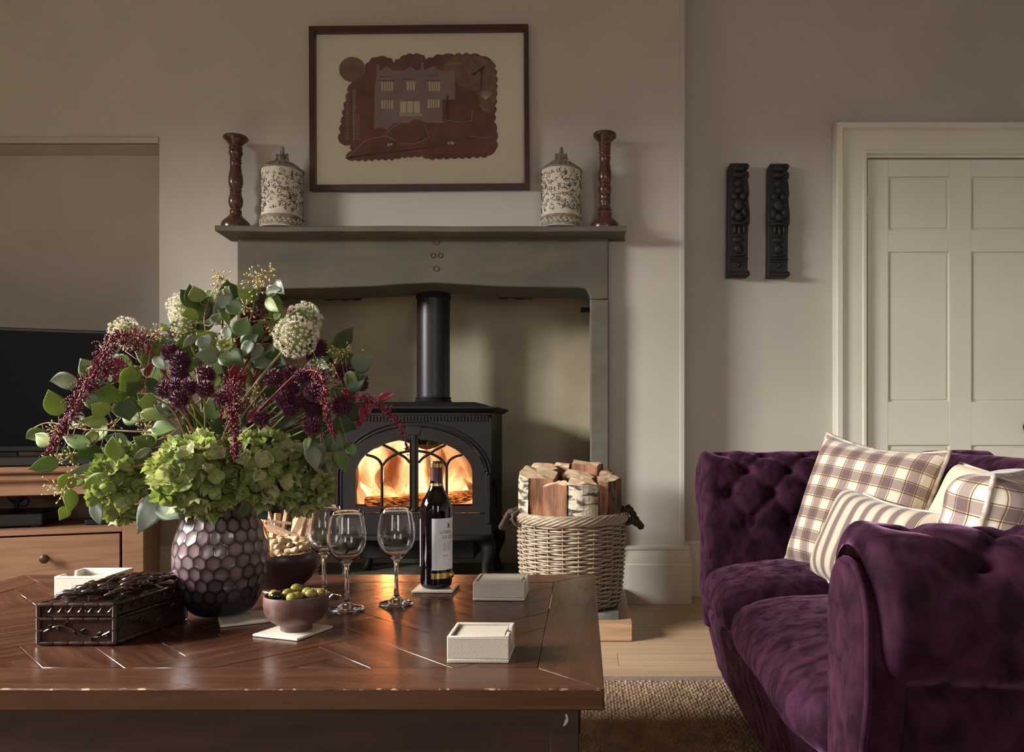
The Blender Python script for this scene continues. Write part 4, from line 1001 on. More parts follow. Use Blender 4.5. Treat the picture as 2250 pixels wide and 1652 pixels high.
for (x0_, x1_, y0_, y1_, nb) in ((735, 840, 620, 700, 5), (965, 1040, 615, 695, 3), (1165, 1265, 620, 700, 5), (735, 840, 785, 862, 5), (1155, 1262, 780, 855, 5), (905, 1085, 795, 900, 3)):
    wo = layer('window', [(x0_, y0_), (x0_, y1_), (x1_, y1_), (x1_, y0_)], 3.5440, ARTW, ho, .0004)
    for k in range(1, nb):
        xx = lerp(x0_, x1_, k/nb); layer('mullion', [(xx-4, y0_), (xx-4, y1_), (xx+4, y1_), (xx+4, y0_)], 3.5436, ART3, ho, .0003)
bal = MB()
for k in range(14):
    xx = lerp(905, 1095, k/13); bal.prism([Q(*pz(a, b), 3.5438) for a, b in ((xx-4, 905), (xx-4, 930), (xx+4, 930), (xx+4, 905))], (0, .0003, 0))
bal.build('balustrade', ARTW, ho)['kind'] = 'stuff'
for (x0_, x1_, yy) in ((720, 835, 572), (935, 1045, 595), (1140, 1262, 562), (1130, 1275, 605), (700, 860, 606)): layer('string_course', [(x0_, yy-3), (x0_, yy+3), (x1_, yy+3), (x1_, yy-3)], 3.5439, ART4, ho, .0004)
def blob(name, cxx, cyy, rx, ry, D, m, k=44, cut=None):
    pts = [(cxx+rx*math.cos(a)*(1+(.03 if i % 2 else 0)), min(cut or 9999, cyy+ry*math.sin(a)*(1+(.03 if i % 2 else 0)))) for i, a in enumerate([2*PI*j/k for j in range(k)])]
    return layer(name, pts[::-1], D, m, th=.0009)
blob('shrub_layer', 1440, 880, 150, 100, 3.5428, ART1); blob('shrub_layer', 1050, 1060, 90, 100, 3.5420, ART1); blob('shrub_layer', 920, 1080, 130, 95, 3.5424, ART1); blob('shrub_layer', 725, 1090, 75, 55, 3.5422, ART1)
layer('cypress', [(1330, 735), (1318, 850), (1325, 960), (1348, 960), (1345, 850), (1342, 745)], 3.5418, ART4, th=.0008)
layer('hedge_layer', [(455, 1250), (415, 1312), (860, 1308), (1100, 1283), (1500, 1298), (1760, 1270), (1760, 1130), (1500, 1120), (1160, 1140), (1040, 1180), (900, 1175), (790, 1110), (600, 1140)], 3.5414, ART1, scal=12, seed=5, th=.0009)
ol_ = MB()
for pl_ in ([(420, 1300), (500, 1240), (580, 1160), (660, 1130), (780, 1110), (860, 1150)], [(905, 1180), (1020, 1182), (1100, 1160), (1170, 1120), (1130, 1010)], [(1130, 985), (1300, 988), (1330, 965), (1400, 980), (1460, 985), (1550, 970), (1565, 880)], [(1530, 1110), (1640, 1125), (1740, 1120)], [(780, 1085), (850, 1020), (920, 985), (985, 990)], [(1310, 470), (1370, 450), (1470, 455)]):
    ol_.tube([Q(*pz(*p), 3.5412) for p in pl_], .0009, 4)
for k in range(26):
    yy = lerp(690, 1140, k/25); ol_.tube([Q(*pz(x_, y_), 3.5443) for x_, y_ in ((478, yy), (505, yy-6), (535 if k > 12 else 500, yy-2))], .0008, 4)
    ol_.tube([Q(*pz(x_, y_), 3.5443) for x_, y_ in ((410, yy), (425, yy-5), (440, yy))], .0006, 4)
ol_.tube([Q(*pz(480, 690), 3.5443), Q(*pz(483, 1180), 3.5443)], .0008, 4)
for k in range(14):
    a = lerp(-.9, .9, k/13); ol_.tube([Q(*pz(1680, 780), 3.5440), Q(*pz(1680+80*math.sin(a), 780-85*math.cos(a)), 3.5440)], .0008, 4)
for (x_, y_) in ((800, 1190), (825, 1185), (1345, 1175), (1370, 1172), (1385, 1175)): ol_.prism([Q(*pz(a, b), 3.5408) for a, b in ((x_-9, y_-12), (x_-9, y_+12), (x_+9, y_+12), (x_+9, y_-12))], (0, .0004, 0))
ol_.build('cut_outlines', ARTW, pic)['kind'] = 'stuff'

# ================================================================== carved wall panels
def carving(ox, oy, label, flip):
    def q(zx, zy, D): return at(1560+zx/5.505+ox, 330+zy/5.505+oy, D)
    o = thing('carved_wall_panel', label, 'wall carving', tuple(q(340, 1525, 3.70)), 0, 'carved wooden panels on the alcove wall')
    rightside = [(455, 155), (482, 185), (447, 245), (475, 272), (472, 330), (455, 347), (467, 400), (476, 520), (464, 580), (474, 680), (482, 770), (482, 880), (465, 915), (460, 1000), (457, 1300), (466, 1310), (457, 1330), (455, 1450), (482, 1470), (487, 1505), (462, 1526)]
    pts = rightside+[(218, 1526), (222, 900), (228, 200), (245, 158)]
    MB().prism([q(x, y, 3.664) for x, y in pts], (0, .054, 0)).build('board', CARVED, o, bevel=.002)
    rl = MB()
    def lump(zx, zy, rx, ry, d): rl.ball(q(zx, zy, 3.664), (rx/5.505*3.664/FPX, d, ry/5.505*3.664/FPX), 12, 8)
    for (a, b, c_, d_, e_) in ((350, 215, 95, 45, .014), (345, 300, 80, 45, .016), (345, 400, 60, 60, .022), (345, 490, 52, 55, .026), (300, 560, 50, 60, .018), (400, 560, 50, 60, .018), (348, 660, 70, 90, .022), (285, 760, 45, 80, .018), (415, 760, 45, 80, .018), (350, 810, 60, 60, .026), (345, 890, 115, 26, .018), (300, 960, 28, 60, .014), (355, 970, 30, 70, .016), (410, 960, 28, 60, .014), (340, 1080, 70, 45, .012), (345, 1190, 60, 60, .016), (345, 1180, 28, 28, .022), (345, 1270, 80, 22, .012), (350, 1390, 26, 26, .014)): lump(a, b, c_, d_, e_)
    for yy in (1306, 1336, 905): rl.tube([q(250, yy, 3.662), q(452, yy, 3.662)], .006, 6)
    rl.tube([q(232, 1496, 3.655), q(462, 1496, 3.655)], .012, 8)
    rl.build('figure_relief', CARVED, o, smooth=70)['kind'] = 'stuff'
    hk_ = MB(); t_ = q(335, 158, 3.70); hk_.tube(curve([(t_.x-.006, 3.70, t_.z-.002), (t_.x, 3.70, t_.z+.009), (t_.x+.006, 3.70, t_.z-.002)], 6), .0012, 5); hk_.build('hanging_loop', GOLD, o)
carving(0, 0, 'left dark carved figure panel hanging on the wall beside the chimney breast', False)
carving(88, 1, 'right dark carved figure panel hanging on the wall nearer the door', True)

# ================================================================== television stand and television
ang = R(20); c0 = Vector((at(316, 0, 3.15).x, 3.15, 0))
tvs = thing('television_stand', 'honey coloured wooden television stand with drawers and open shelf', 'television stand', tuple(c0), ang)
SW, SD = 1.20, .42
def sb(name, x0_, x1_, y0_, y1_, z0_, z1_, m=PINE, par=None, bev=.003):
    return MB().box((x0_, y0_, z0_), (x1_, y1_, z1_)).build(name, m, par or tvs, local=True, bevel=bev)
# local: x from -SW (left) to 0 (right), y 0 front to SD back
ztop = .632
sb('top_board', -SW-.03, .03, -.035, SD, .608, ztop, bev=.008); sb('cornice', -SW-.015, .015, -.02, SD, .575, .6075, bev=.010); sb('frieze', -SW, 0, 0, SD, .523, .5745)
for x_ in (-.075, -SW): sb('post', x_, x_+.075, 0, .05, .04, .5225)
sb('side_panel', -.02, 0, .0505, SD, .04, .5225); sb('side_panel', -SW, -SW+.02, .0505, SD, .04, .5225); sb('back_panel', -SW+.0205, -.0205, SD-.015, SD-.001, .1, .522, bev=0)
sb('shelf', -SW+.0755, -.0755, .004, SD-.016, .372, .394); sb('lower_rail', -SW+.0755, -.0755, .004, .05, .04, .19); sb('centre_post', -.612, -.588, .004, .05, .1905, .371); sb('carcass_base', -SW+.0205, -.0205, .0505, SD-.016, .16, .19, bev=0)
for (xa, xb) in ((-.583, -.080), (-1.12, -.617)):
    dw = sb('drawer', xa+.004, xb-.004, .002, .35, .2, .366, bev=.002)
    k_ = MB().lathe([(.0, 0), (.010, 0), (.007, .006), (.007, .012), (.016, .018), (.017, .023), (.011, .028), (0, .029)], n=24).build('knob', mat('dark_brass', (72, 58, 42), .45, metal=.8) if 'dark_brass' not in MATS else MATS['dark_brass'], dw, local=True)
    k_.location = ((xa+xb)/2, .002, .283); k_.rotation_euler = (PI/2, 0, 0)
Mw = Matrix.Translation(c0) @ Matrix.Rotation(ang, 4, 'Z')
av = thing('media_box', 'flat black media box on the shelf of the television stand', 'media box', tuple(Mw @ Vector((-.55, .2, .3945))), ang)
MB().box((-.19, -.13, .006), (.19, .13, .055)).build('casing', BLACKP, av, local=True, bevel=.004); MB().box((-.17, -.1305, .018), (-.02, -.1300, .030)).build('display_strip', SCREEN, av, local=True)
for x_ in (-.16, .16): MB().box((x_-.015, -.11, 0), (x_+.015, .11, .006)).build('foot', BLACKP, av, local=True)
orn = thing('iron_ornament', 'dark round iron ornament with a ring on the television stand shelf', 'ornament', tuple(Mw @ Vector((-.47, .16, .4502))), ang)
m_ = MB(); m_.ball((0, 0, .066), (.032, .02, .034), 16, 10); m_.lathe([(.022, 0), (.024, .004), (.008, .012), (.007, .034)], n=16); m_.build('disc', IRON, orn, local=True, smooth=60)
MB().tube([(.026+.019*math.cos(a), -.016, .040+.019*math.sin(a)) for a in [2*PI*i/20 for i in range(20)]], .004, 6, closed=True).build('ring', IRON, orn, local=True)
rmt = thing('small_black_receiver', 'small glossy black receiver at the right of the television stand shelf', 'receiver', tuple(Mw @ Vector((-.16, .12, .3945))), ang)
MB().box((-.06, -.04, 0), (.06, .04, .022)).build('casing', BLACKP, rmt, local=True, bevel=.004); MB().lathe([(.012, .0), (.012, .002)], c=(.02, 0, .022), n=16).build('dial', SCREEN, rmt, local=True)
tv = thing('television', 'large black flat screen television on the wooden stand', 'television', tuple(Mw @ Vector((-.52, .20, ztop+.0004))), ang)
tw, tz0, tz1 = .98, .052, .545
MB().box((-tw/2, -.02, tz0), (tw/2, .025, tz1)).build('housing', BLACKP, tv, local=True, bevel=.004)
MB().box((-tw/2+.012, -.0215, tz0+.022), (tw/2-.012, -.0205, tz1-.012)).build('screen', SCREEN, tv, local=True)
MB().box((-.21, -.11, 0), (.21, .11, .010)).build('foot_plate', BLACKP, tv, local=True, bevel=.004); MB().box((-.04, .0, .010), (.04, .02, tz0+.05)).build('neck', BLACKP, tv, local=True)
sbar = thing('sound_bar', 'slim black sound bar in front of the television', 'sound bar', tuple(Mw @ Vector((-.52, .055, ztop+.0004))), ang)
MB().box((-.46, -.03, 0), (.46, .03, .040)).build('casing', BLACKP, sbar, local=True, bevel=.008, seg=3); MB().box((-.45, -.0312, .006), (.45, -.0302, .034)).build('grille', mat('speaker_mesh', (26, 25, 24), .7), sbar, local=True)

# ================================================================== wicker log basket
def basket(name, label, cx_, cy_, z0_, rb, rt, h, rows, stakes, handles, par_label='basket', seedv=3):
    o = thing(name, label, 'basket', (cx_, cy_, z0_))
    rr = random.Random(seedv)
    def rad(z): return lerp(rb, rt, z/h)+.006*math.sin(PI*z/h)
    MB().lathe([(0, .004), (rb-.006, .004), (rb-.006, .016), (0, .016)], n=40).build('bottom', WICKD, o, local=True)
    MB().lathe([(rad(z)-.009, z) for z in [h*k/10 for k in range(11)]]+[(rad(z)-.011, z) for z in [h*k/10 for k in range(10, -1, -1)]], n=40).build('lining', mat('basket_inner', (58, 46, 36), .9) if 'basket_inner' not in MATS else MATS['basket_inner'], o, local=True)
    sk = MB()
    for k in range(stakes):
        a = 2*PI*k/stakes; sk.tube([((rad(z))*math.cos(a), (rad(z))*math.sin(a), z) for z in [.002, h*.33, h*.66, h-.012]], .0042, 6)
    sk.build('stakes', WICKD, o, local=True)['kind'] = 'stuff'
    wv = MB(); nseg = stakes*4
    for r_ in range(rows):
        z = lerp(.012, h-.030, r_/(rows-1)); pts = []
        ph = (r_ % 2)*PI; wob = rr.uniform(0, 6)
        for i in range(nseg):
            a = 2*PI*i/nseg; b = math.cos(a*stakes/2*1.0+ph)*.0062
            pts.append(((rad(z)+b)*math.cos(a), (rad(z)+b)*math.sin(a), z+.0014*math.sin(a*3+wob)+.0008*rr.uniform(-1, 1)))
        wv.tube(pts, .0044, 5, closed=True)
    wv.build('weave', WICK, o, local=True, smooth=180)['kind'] = 'stuff'
    rmm = MB(); ns = 9
    for k in range(ns):
        pts = []
        for i in range(120):
            a = 2*PI*i/120; t = a*5+2*PI*k/ns; pts.append(((rt+.002+.013*math.cos(t))*math.cos(a), (rt+.002+.013*math.cos(t))*math.sin(a), h-.012+.016*math.sin(t)))
        rmm.tube(pts, .0058, 6, closed=True)
    rmm.build('twisted_rim', WICK, o, local=True, smooth=180)['kind'] = 'stuff'
    if handles:
        for s_ in (-1, 1):
            a0 = R(8) if s_ > 0 else R(186)
            c = Vector((math.cos(a0), math.sin(a0), 0)); tg = Vector((-math.sin(a0), math.cos(a0), 0))
            hm = MB()
            pts = curve([c*(rt+.004)+tg*.055+Vector((0, 0, h-.02)), c*(rt+.03)+tg*.05+Vector((0, 0, h+.012)), c*(rt+.055)+tg*.02+Vector((0, 0, h-.03)), c*(rt+.066)+tg*-.02+Vector((0, 0, h-.055)), c*(rt+.055)+tg*-.05+Vector((0, 0, h-.045)), c*(rt+.01)+tg*-.060+Vector((0, 0, h-.025))], 30)
            for q in range(3):
                hm.tube([p+Vector((.006*math.cos(i*.9+q*2.1), .006*math.cos(i*.9+q*2.1+1), .006*math.sin(i*.9+q*2.1))) for i, p in enumerate(pts)], .0085, 7)
            for dd in (.055, -.060):
                kc = c*(rt+.002)+tg*dd+Vector((0, 0, h-.012))
                for q in range(3): hm.tube([kc+c*(.024*math.cos(t))+tg*(.010*(q-1))+Vector((0, 0, .027*math.sin(t))) for t in [2*PI*i/14 for i in range(14)]], .0065, 6, closed=True)
            hm.build('rope_handle', ROPE, o, local=True, smooth=180)
    return o
HZ = .0945; bcx, bcy = -.043, 3.13
basket('log_basket', 'tall round wicker basket full of split logs on the hearth', bcx, bcy, HZ, .186, .206, .352, 37, 22, True)
def log(poly, barkmask, zt_, lab, tilt=(0, 0), bark=BARK, zb_=.022, seed=0):
    # poly: plan outline (px offsets in metres from basket centre), barkmask: which edges carry bark
    cx_ = sum(p[0] for p in poly)/len(poly); cy_ = sum(p[1] for p in poly)/len(poly)
    o = thing('split_log', lab, 'log', (bcx+cx_, bcy+cy_, HZ+zb_), 0, 'split logs standing in the wicker basket')
    H = zt_-HZ-zb_; rr = random.Random(seed); wd = MB(); bk = MB()
    # refine outline
    pts = []; isb = []
    n_ = len(poly)
    for i in range(n_):
        a = Vector(poly[i]); b = Vector(poly[(i+1) % n_])
        for k in range(6):
            t = k/6; p = a.lerp(b, t)-Vector((cx_, cy_))
            if barkmask[i]: p = p*(1+.10*math.sin(PI*t))
            pts.append(p); isb.append(barkmask[i])
    nv = 10; N_ = len(pts)
    def lim(p, z):
        q = Vector((p.x+cx_, p.y+cy_)); rl_ = lerp(.166, .186, (z+zb_)/.352)+max(0, z+zb_-.350)*1.2
        if q.length > rl_: q = q*(rl_/q.length)
        return q-Vector((cx_, cy_))
    slx, sly = rr.uniform(-.15, .15), rr.uniform(.1, .3)
    def pt(i, j, out=0):
        p = pts[i % N_]; p = lim(p, H*j/nv); z = H*j/nv; w_ = 1+.03*noise.noise((p.x*30+seed, p.y*30, z*6))+(out/p.length if p.length > 0 else 0)
        return Vector((p.x*w_+tilt[0]*(z-H), p.y*w_+tilt[1]*(z-H), z+((.010*noise.noise((p.x*25, p.y*25, seed))+slx*p.x+sly*p.y) if j == nv else 0)))
    vs = [pt(i, j) for j in range(nv+1) for i in range(N_)]
    fs = [(j*N_+i, j*N_+(i+1) % N_, (j+1)*N_+(i+1) % N_, (j+1)*N_+i) for j in range(nv) for i in range(N_)]
    k0 = len(wd.v); wd.cur = 0; wd.add(vs, fs); wd.cur = 1
    ring = vs[nv*N_:]; c = sum(ring, Vector())/N_+Vector((0, 0, .003)); mid = [r_.lerp(c, .5)+Vector((0, 0, .003*noise.noise((r_.x*60, r_.y*60, 1)))) for r_ in ring]
    wd.add(ring+mid+[c], [(i, (i+1) % N_, N_+(i+1) % N_, N_+i) for i in range(N_)]+[(N_+i, N_+(i+1) % N_, 2*N_) for i in range(N_)])
    wd.cur = 0; wd.add(vs[:N_], [tuple(range(N_-1, -1, -1))])
    wd.build('wood', [LOGSPLIT, LOGEND], o, local=True, smooth=30)
    if any(barkmask):
        for i in range(N_):
            if isb[i]:
                nvv = 14
                def bp(i, j, out):
                    z = H*j/nvv*.995; p = lim(pts[i % N_], z); z += (slx*p.x+sly*p.y)*(j/nvv)**4; L_ = p.length
                    w_ = 1+.03*noise.noise((p.x*30+seed, p.y*30, z*6))+(out+(.003*noise.noise((p.x*60+seed, p.y*60, z*40)) if out > .001 else 0))/L_
                    return Vector((p.x*w_+tilt[0]*(z-H), p.y*w_+tilt[1]*(z-H), z))
                for j in range(nvv):
                    bk.add([bp(i, j, .0045), bp(i+1, j, .0045), bp(i+1, j+1, .0045), bp(i, j+1, .0045)], [(0, 1, 2, 3)])
                bk.add([bp(i, nvv, .0005), bp(i+1, nvv, .0005), bp(i+1, nvv, .0045), bp(i, nvv, .0045)], [(0, 1, 2, 3)])
        b_ = bk.build('bark', bark, o, local=True, smooth=180)
LP = lambda px, D: ((px-VX)*D/FPX-bcx, D-bcy)
log([LP(1143, 3.04), LP(1163, 2.99), LP(1215, 3.00), LP(1226, 3.09), LP(1160, 3.13)], [1, 0, 0, 0, 1], .606, 'large split log with pale bark at the left of the basket', (.02, 0), BARK, seed=1)
log([LP(1192, 2.968), LP(1245, 2.962), LP(1246, 2.985), LP(1228, 3.02), LP(1200, 2.990)], [0, 0, 0, 0, 0], .573, 'reddish split log with bare flat face at the front of the basket', seed=2)
log([LP(1248, 2.972), LP(1280, 2.950), LP(1313, 2.972), LP(1300, 3.04), LP(1255, 3.05)], [1, 1, 0, 0, 0], .580, 'split log with rough black and white birch bark at the basket front', bark=BARK, seed=3)
log([LP(1316, 2.985), LP(1336, 2.99), LP(1362, 3.07), LP(1345, 3.15), LP(1312, 3.08)], [0, 1, 1, 0, 0], .588, 'split log with dark lichened bark at the right of the basket', (-.015, 0), BARKD, seed=4)
log([LP(1160, 3.14), LP(1195, 3.12), LP(1225, 3.16), LP(1215, 3.23), LP(1172, 3.24)], [0, 0, 0, 1, 1], .620, 'pale topped log behind the large left one in the basket', bark=BARK, seed=5)
log([LP(1215, 3.24), LP(1250, 3.22), LP(1252, 3.29), LP(1222, 3.30)], [0, 0, 1, 1], .628, 'slim log with rounded end towards the back left of the basket', bark=BARKD, seed=6)
log([LP(1256, 3.20), LP(1312, 3.19), LP(1322, 3.25), LP(1300, 3.30), LP(1262, 3.29)], [0, 0, 1, 1, 0], .638, 'tallest pale split log at the back of the basket', bark=BARKD, seed=7)
log([LP(1236, 3.10), LP(1290, 3.06), LP(1306, 3.11), LP(1290, 3.17), LP(1248, 3.17)], [0, 0, 0, 0, 1], .596, 'flat topped log in the middle of the basket', bark=BARKD, seed=8)
log([LP(1316, 3.17), LP(1340, 3.16), LP(1346, 3.22), LP(1328, 3.27)], [0, 1, 1, 0], .604, 'short dark barked log at the back right of the basket', bark=BARKD, seed=9)

# kindling behind the table
kcx, kcy = at(622, 0, 3.12).x, 3.12
basket('kindling_basket', 'low wicker basket of kindling standing behind the table, mostly hidden', kcx, kcy, HZ, .11, .125, .17, 16, 16, False, seedv=9)
def stick(p0_, p1_, w0, lab, k):
    a = at(p0_[0], p0_[1], p0_[2]); b = at(p1_[0], p1_[1], p1_[2]); d = b-a; L_ = d.length
    o = thing('kindling_stick', lab, 'kindling', tuple(a), 0, 'sticks of kindling behind the table')
    z_ = d.normalized(); x_ = z_.orthogonal().normalized(); M_ = Matrix((x_, z_.cross(x_), z_)).transposed() @ Matrix.Rotation(k*.9, 3, 'Z')
    t = .006+.003*(k % 3)/2; sl_ = .3*math.sin(k*1.7)
    m = MB(); m.hexa([M_ @ Vector(q) for q in ((-w0, -t, 0), (w0, -t, 0), (w0*.9, t, 0), (-w0*.9, t, 0), (-w0*.8, -t*.9, L_), (w0*.9, -t*.8, L_*(1-.03*sl_)), (w0*.7, t, L_), (-w0*.9, t*.8, L_*(1+.03*sl_)))])
    m.build('kindling_stick', KIND, o, local=True, bevel=.001); return retag_single(o, 'kindling_stick')
SK = [((615, 1300, 3.13), (585, 1140, 3.10), .012, 'steep kindling stick leaning left behind the vase'), ((600, 1290, 3.10), (632, 1113, 3.16), .020, 'broad kindling stick pointing up behind the peanuts'),
      ((630, 1290, 3.10), (655, 1118, 3.12), .017, 'upright kindling stick in the middle of the kindling pile'), ((618, 1240, 3.06), (669, 1124, 3.05), .017, 'long kindling stick leaning right at the top of the pile'),
      ((640, 1265, 3.05), (672, 1134, 3.07), .018, 'kindling stick leaning right just below the longest one'), ((585, 1156, 3.03), (668, 1188, 3.05), .014, 'kindling stick lying across the front of the pile'),
      ((582, 1144, 3.08), (640, 1150, 3.12), .010, 'short level kindling stick behind the vase'), ((604, 1230, 3.12), (610, 1128, 3.18), .014, 'flat kindling chip at the back left of the pile'),
      ((655, 1250, 3.08), (676, 1170, 3.10), .011, 'kindling stick at the right edge of the pile'), ((590, 1240, 3.07), (598, 1165, 3.06), .014, 'kindling block at the front left of the pile'),
      ((648, 1240, 3.14), (640, 1160, 3.16), .014, 'wide kindling slab at the centre of the pile'), ((625, 1240, 3.16), (588, 1120, 3.2), .010, 'thin kindling stick at the rear left of the pile')]
for k, (a, b, w_, lb_) in enumerate(SK): stick(a, b, w_, lb_, k)

# ================================================================== rug
rx0, rx1, ry0_, ry1_ = -1.9, 1.7, .35, 2.47
rug = thing('sisal_rug', 'brown woven sisal rug with grey border tape under table and sofa', 'rug', (0, 1.4, .0006))
MB().box((rx0, ry0_, .0006), (rx1, ry1_-.045, .008)).build('backing', RUG, rug)
bt_ = MB(); bt_.box((rx0, ry1_-.045, .0006), (rx1, ry1_, .0115)); bt_.build('border_tape', RUGB, rug, bevel=.004)
kn_ = MB(); rk = random.Random(8); nx = int((.62-(-.10))/.0185); ny = int((ry1_-.047-1.25)/.0130)
for j in range(ny):
    for i in range(nx):
        cx_ = -.10+(i+.5*(j % 2))*.0185+rk.uniform(-.001, .001); cy_ = 1.25+j*.0130; a = .0100*rk.uniform(.9, 1.08); b = .0068; hh = .0095*rk.uniform(.8, 1.2); dxs = .0025
        kn_.add([(cx_-a, cy_-.002, .0078), (cx_-a*.5, cy_-b, .0078), (cx_+a*.5, cy_-b, .0078), (cx_+a, cy_+.002, .0078), (cx_+a*.5, cy_+b, .0078), (cx_-a*.5, cy_+b, .0078), (cx_-a*.4, cy_-.001, .008+hh), (cx_+a*.4, cy_+.0015, .008+hh)],
                [(0, 1, 6), (1, 2, 7, 6), (2, 3, 7), (3, 4, 7), (4, 5, 6, 7), (5, 0, 6)])
kn_.build('weave_knots', RUGK, rug, smooth=180)['kind'] = 'stuff'

# ================================================================== sofa
sofa = thing('velvet_sofa', 'purple crushed velvet button-tufted sofa with rolled arms', 'sofa', (.75, 1.7, 0))
SROT = 0.0   # degrees of yaw about the far front corner
PIV = Vector((.36, 2.35, 0)); RM = Matrix.Rotation(R(SROT), 4, 'Z')
def SR(p): return PIV+(RM @ (Vector(p)-PIV))
def tuft_fn(buttons, segs, A, sg, B_=None, cw=.010):
    def f(s, t):
        d = 0
        for (bs, bt__) in buttons:
            q = ((s-bs)**2+(t-bt__)**2)/sg**2
            if q < 12: d -= A*(.42*math.exp(-q*.7)+.75*math.exp(-q*7))
        for (a, b) in segs:
            ax, ay = a; bx_, by_ = b; vx, vy = bx_-ax, by_-ay; L2 = vx*vx+vy*vy
            u = max(0, min(1, ((s-ax)*vx+(t-ay)*vy)/L2)); dd = math.hypot(s-ax-u*vx, t-ay-u*vy)
            if dd < cw*3: d -= (B_ or A*.30)*math.exp(-(dd/cw)**2)
        return d
    return f
def arm(name, prof, x0_, x1_, bside, buttons, A, nl=130, np_=100, shrink=.03, along='x'):
    # prof: list of (d, z) in the plane across the arm, running from inside seat level over the top to the outer underside
    P = [Vector((p[0], p[1], 0)) for p in prof]; ln = [0]
    fine = curve(P, 160)
    for i in range(160): ln.append(ln[-1]+(fine[i+1]-fine[i]).length)
    tot = ln[-1]
    def prof_at(v):
        target = v*tot; lo_, hi_ = 0, 160
        while hi_-lo_ > 1:
            m = (lo_+hi_)//2
            if ln[m] <= target: lo_ = m
            else: hi_ = m
        f = (target-ln[lo_])/max(1e-9, ln[hi_]-ln[lo_]); p = fine[lo_].lerp(fine[hi_], f); t = (fine[hi_]-fine[lo_]).normalized()
        return p, Vector((t.y, -t.x, 0))*bside
    rows = {}
    cen = Vector((sum(p.x for p in fine)/161, sum(p.y for p in fine)/161, 0))
    segs = []
    for i, a in enumerate(buttons):
        for b in buttons[i+1:]:
            dx, dy_ = abs(a[0]-b[0]), abs(a[1]-b[1])
            if .02 < dx < .09 and .02 < dy_ < .11: segs.append((a, b))
    tf = tuft_fn(buttons, segs, A, .034)
    cache = [prof_at(j/np_) for j in range(np_+1)]
    def fn(u, v):
        p, n = cache[int(round(v*np_))]; x = lerp(x0_, x1_, u); s = x-x0_
        d = tf(s, v*tot)
        # fabric gathers close to the front facing
        gth = math.exp(-s/.05)*(.0032*math.sin(v*tot*62+1.5*math.sin(v*tot*23)))*smoothstep(0, .02, s)
        pil = .006*noise.noise((s*7, v*tot*7, 1))
        q = p+n*(d+gth+pil)
        if s < shrink: q = q.lerp(cen, .34*(1-math.sqrt(max(0, 1-((shrink-s)/shrink)**2))))
        xx = x
        return SR((xx, q.x, q.y)) if along == 'x' else SR((q.x, xx, q.y))
    m = MB().grid(fn, nl, np_)
    if along == 'x':
        pass
    W_ = nl+1; ring = [j*W_ for j in range(np_+1)]; m.f.append(tuple(ring if bside < 0 else ring[::-1])); m.mi.append(0)
    ring = [j*W_+nl for j in range(np_+1)]; m.f.append(tuple(ring[::-1] if bside < 0 else ring)); m.mi.append(0)
    o = m.build(name, VELVET, sofa, smooth=180)
    bm_ = MB()
    for (bs, bt__) in buttons:
        p, n = prof_at(min(.999, bt__/tot)); q = p+n*(tf(bs, bt__)+.003); c = (x0_+bs, q.x, q.y) if along == 'x' else (q.x, x0_+bs, q.y)
        bb = MB().ball(SR(c), (.009, .009, .009), 10, 6).build('button', VELVET, o, smooth=180)
    return tot
XF = .350
# near arm (roll turns towards the camera)
near = [(1.150, .36), (1.148, .46), (1.146, .55), (1.128, .618), (1.085, .652), (1.03, .657), (.975, .640), (.938, .600), (.926, .545), (.940, .490), (.972, .462)]
bn = []
for i in range(6):
    bn.append((.07+i*.125, .36)); bn.append((.1325+i*.125, .455)); bn.append((.1325+i*.125, .265)); bn.append((.07+i*.125, .18))
arm('near_arm', near, XF, 1.22, 1, bn, .026)
far = [(2.305, .36), (2.305, .46), (2.305, .56), (2.318, .640), (2.355, .695), (2.405, .712), (2.455, .700), (2.495, .660), (2.508, .60), (2.495, .545), (2.465, .515)]
bf_ = []
for i in range(6):
    bf_.append((.130+i*.1265, .308)); bf_.append((.0745+i*.1265, .232)); bf_.append((.136+i*.1265, .147)); bf_.append((.068+i*.1265, .385))
arm('far_arm', far, XF, 1.22, -1, bf_, .020)
back = [(.985, .36), (.985, .48), (.99, .58), (1.005, .650), (1.05, .695), (1.10, .706), (1.155, .690), (1.19, .65), (1.20, .59), (1.185, .53), (1.15, .50)]
bb_ = []
for i in range(12): bb_ += [(.07+i*.13, .30), (.135+i*.13, .22), (.07+i*.13, .14)]
arm('back', back, .95, 2.50, -1, bb_, .018, nl=100, np_=60, shrink=.0, along='y')
# outer panels and base
def sbox(name, a, b, bev=.012, m=VELVET):
    p = [(a[0], a[1], a[2]), (b[0], a[1], a[2]), (b[0], b[1], a[2]), (a[0], b[1], a[2]), (a[0], a[1], b[2]), (b[0], a[1], b[2]), (b[0], b[1], b[2]), (a[0], b[1], b[2])]
    return MB().hexa([SR(q) for q in p]).build(name, m, sofa, bevel=bev, seg=3)
sbox('near_arm_panel', (XF+.035, .975, .05), (1.2, 1.135, .50)); MB().hexa([SR(q) for q in ((XF+.065, 2.315, .05), (1.2, 2.315, .05), (1.2, 2.47, .05), (XF+.065, 2.47, .05), (XF+.02, 2.315, .55), (1.2, 2.315, .55), (1.2, 2.47, .55), (XF+.02, 2.47, .55))]).build('far_arm_panel', VELVET, sofa, bevel=.012, seg=3); sbox('back_panel', (1.0, 1.12, .05), (1.17, 2.34, .53))
# front rail recedes towards the floor
fr_ = MB().hexa([SR(q) for q in ((XF+.055, 1.14, .05), (.99, 1.14, .05), (.99, 2.312, .05), (XF+.055, 2.312, .05), (XF+.006, 1.14, .262), (.99, 1.14, .262), (.99, 2.312, .262), (XF+.006, 2.312, .262))]); fr_.build('seat_rail', VELVET, sofa, bevel=.02, seg=4)
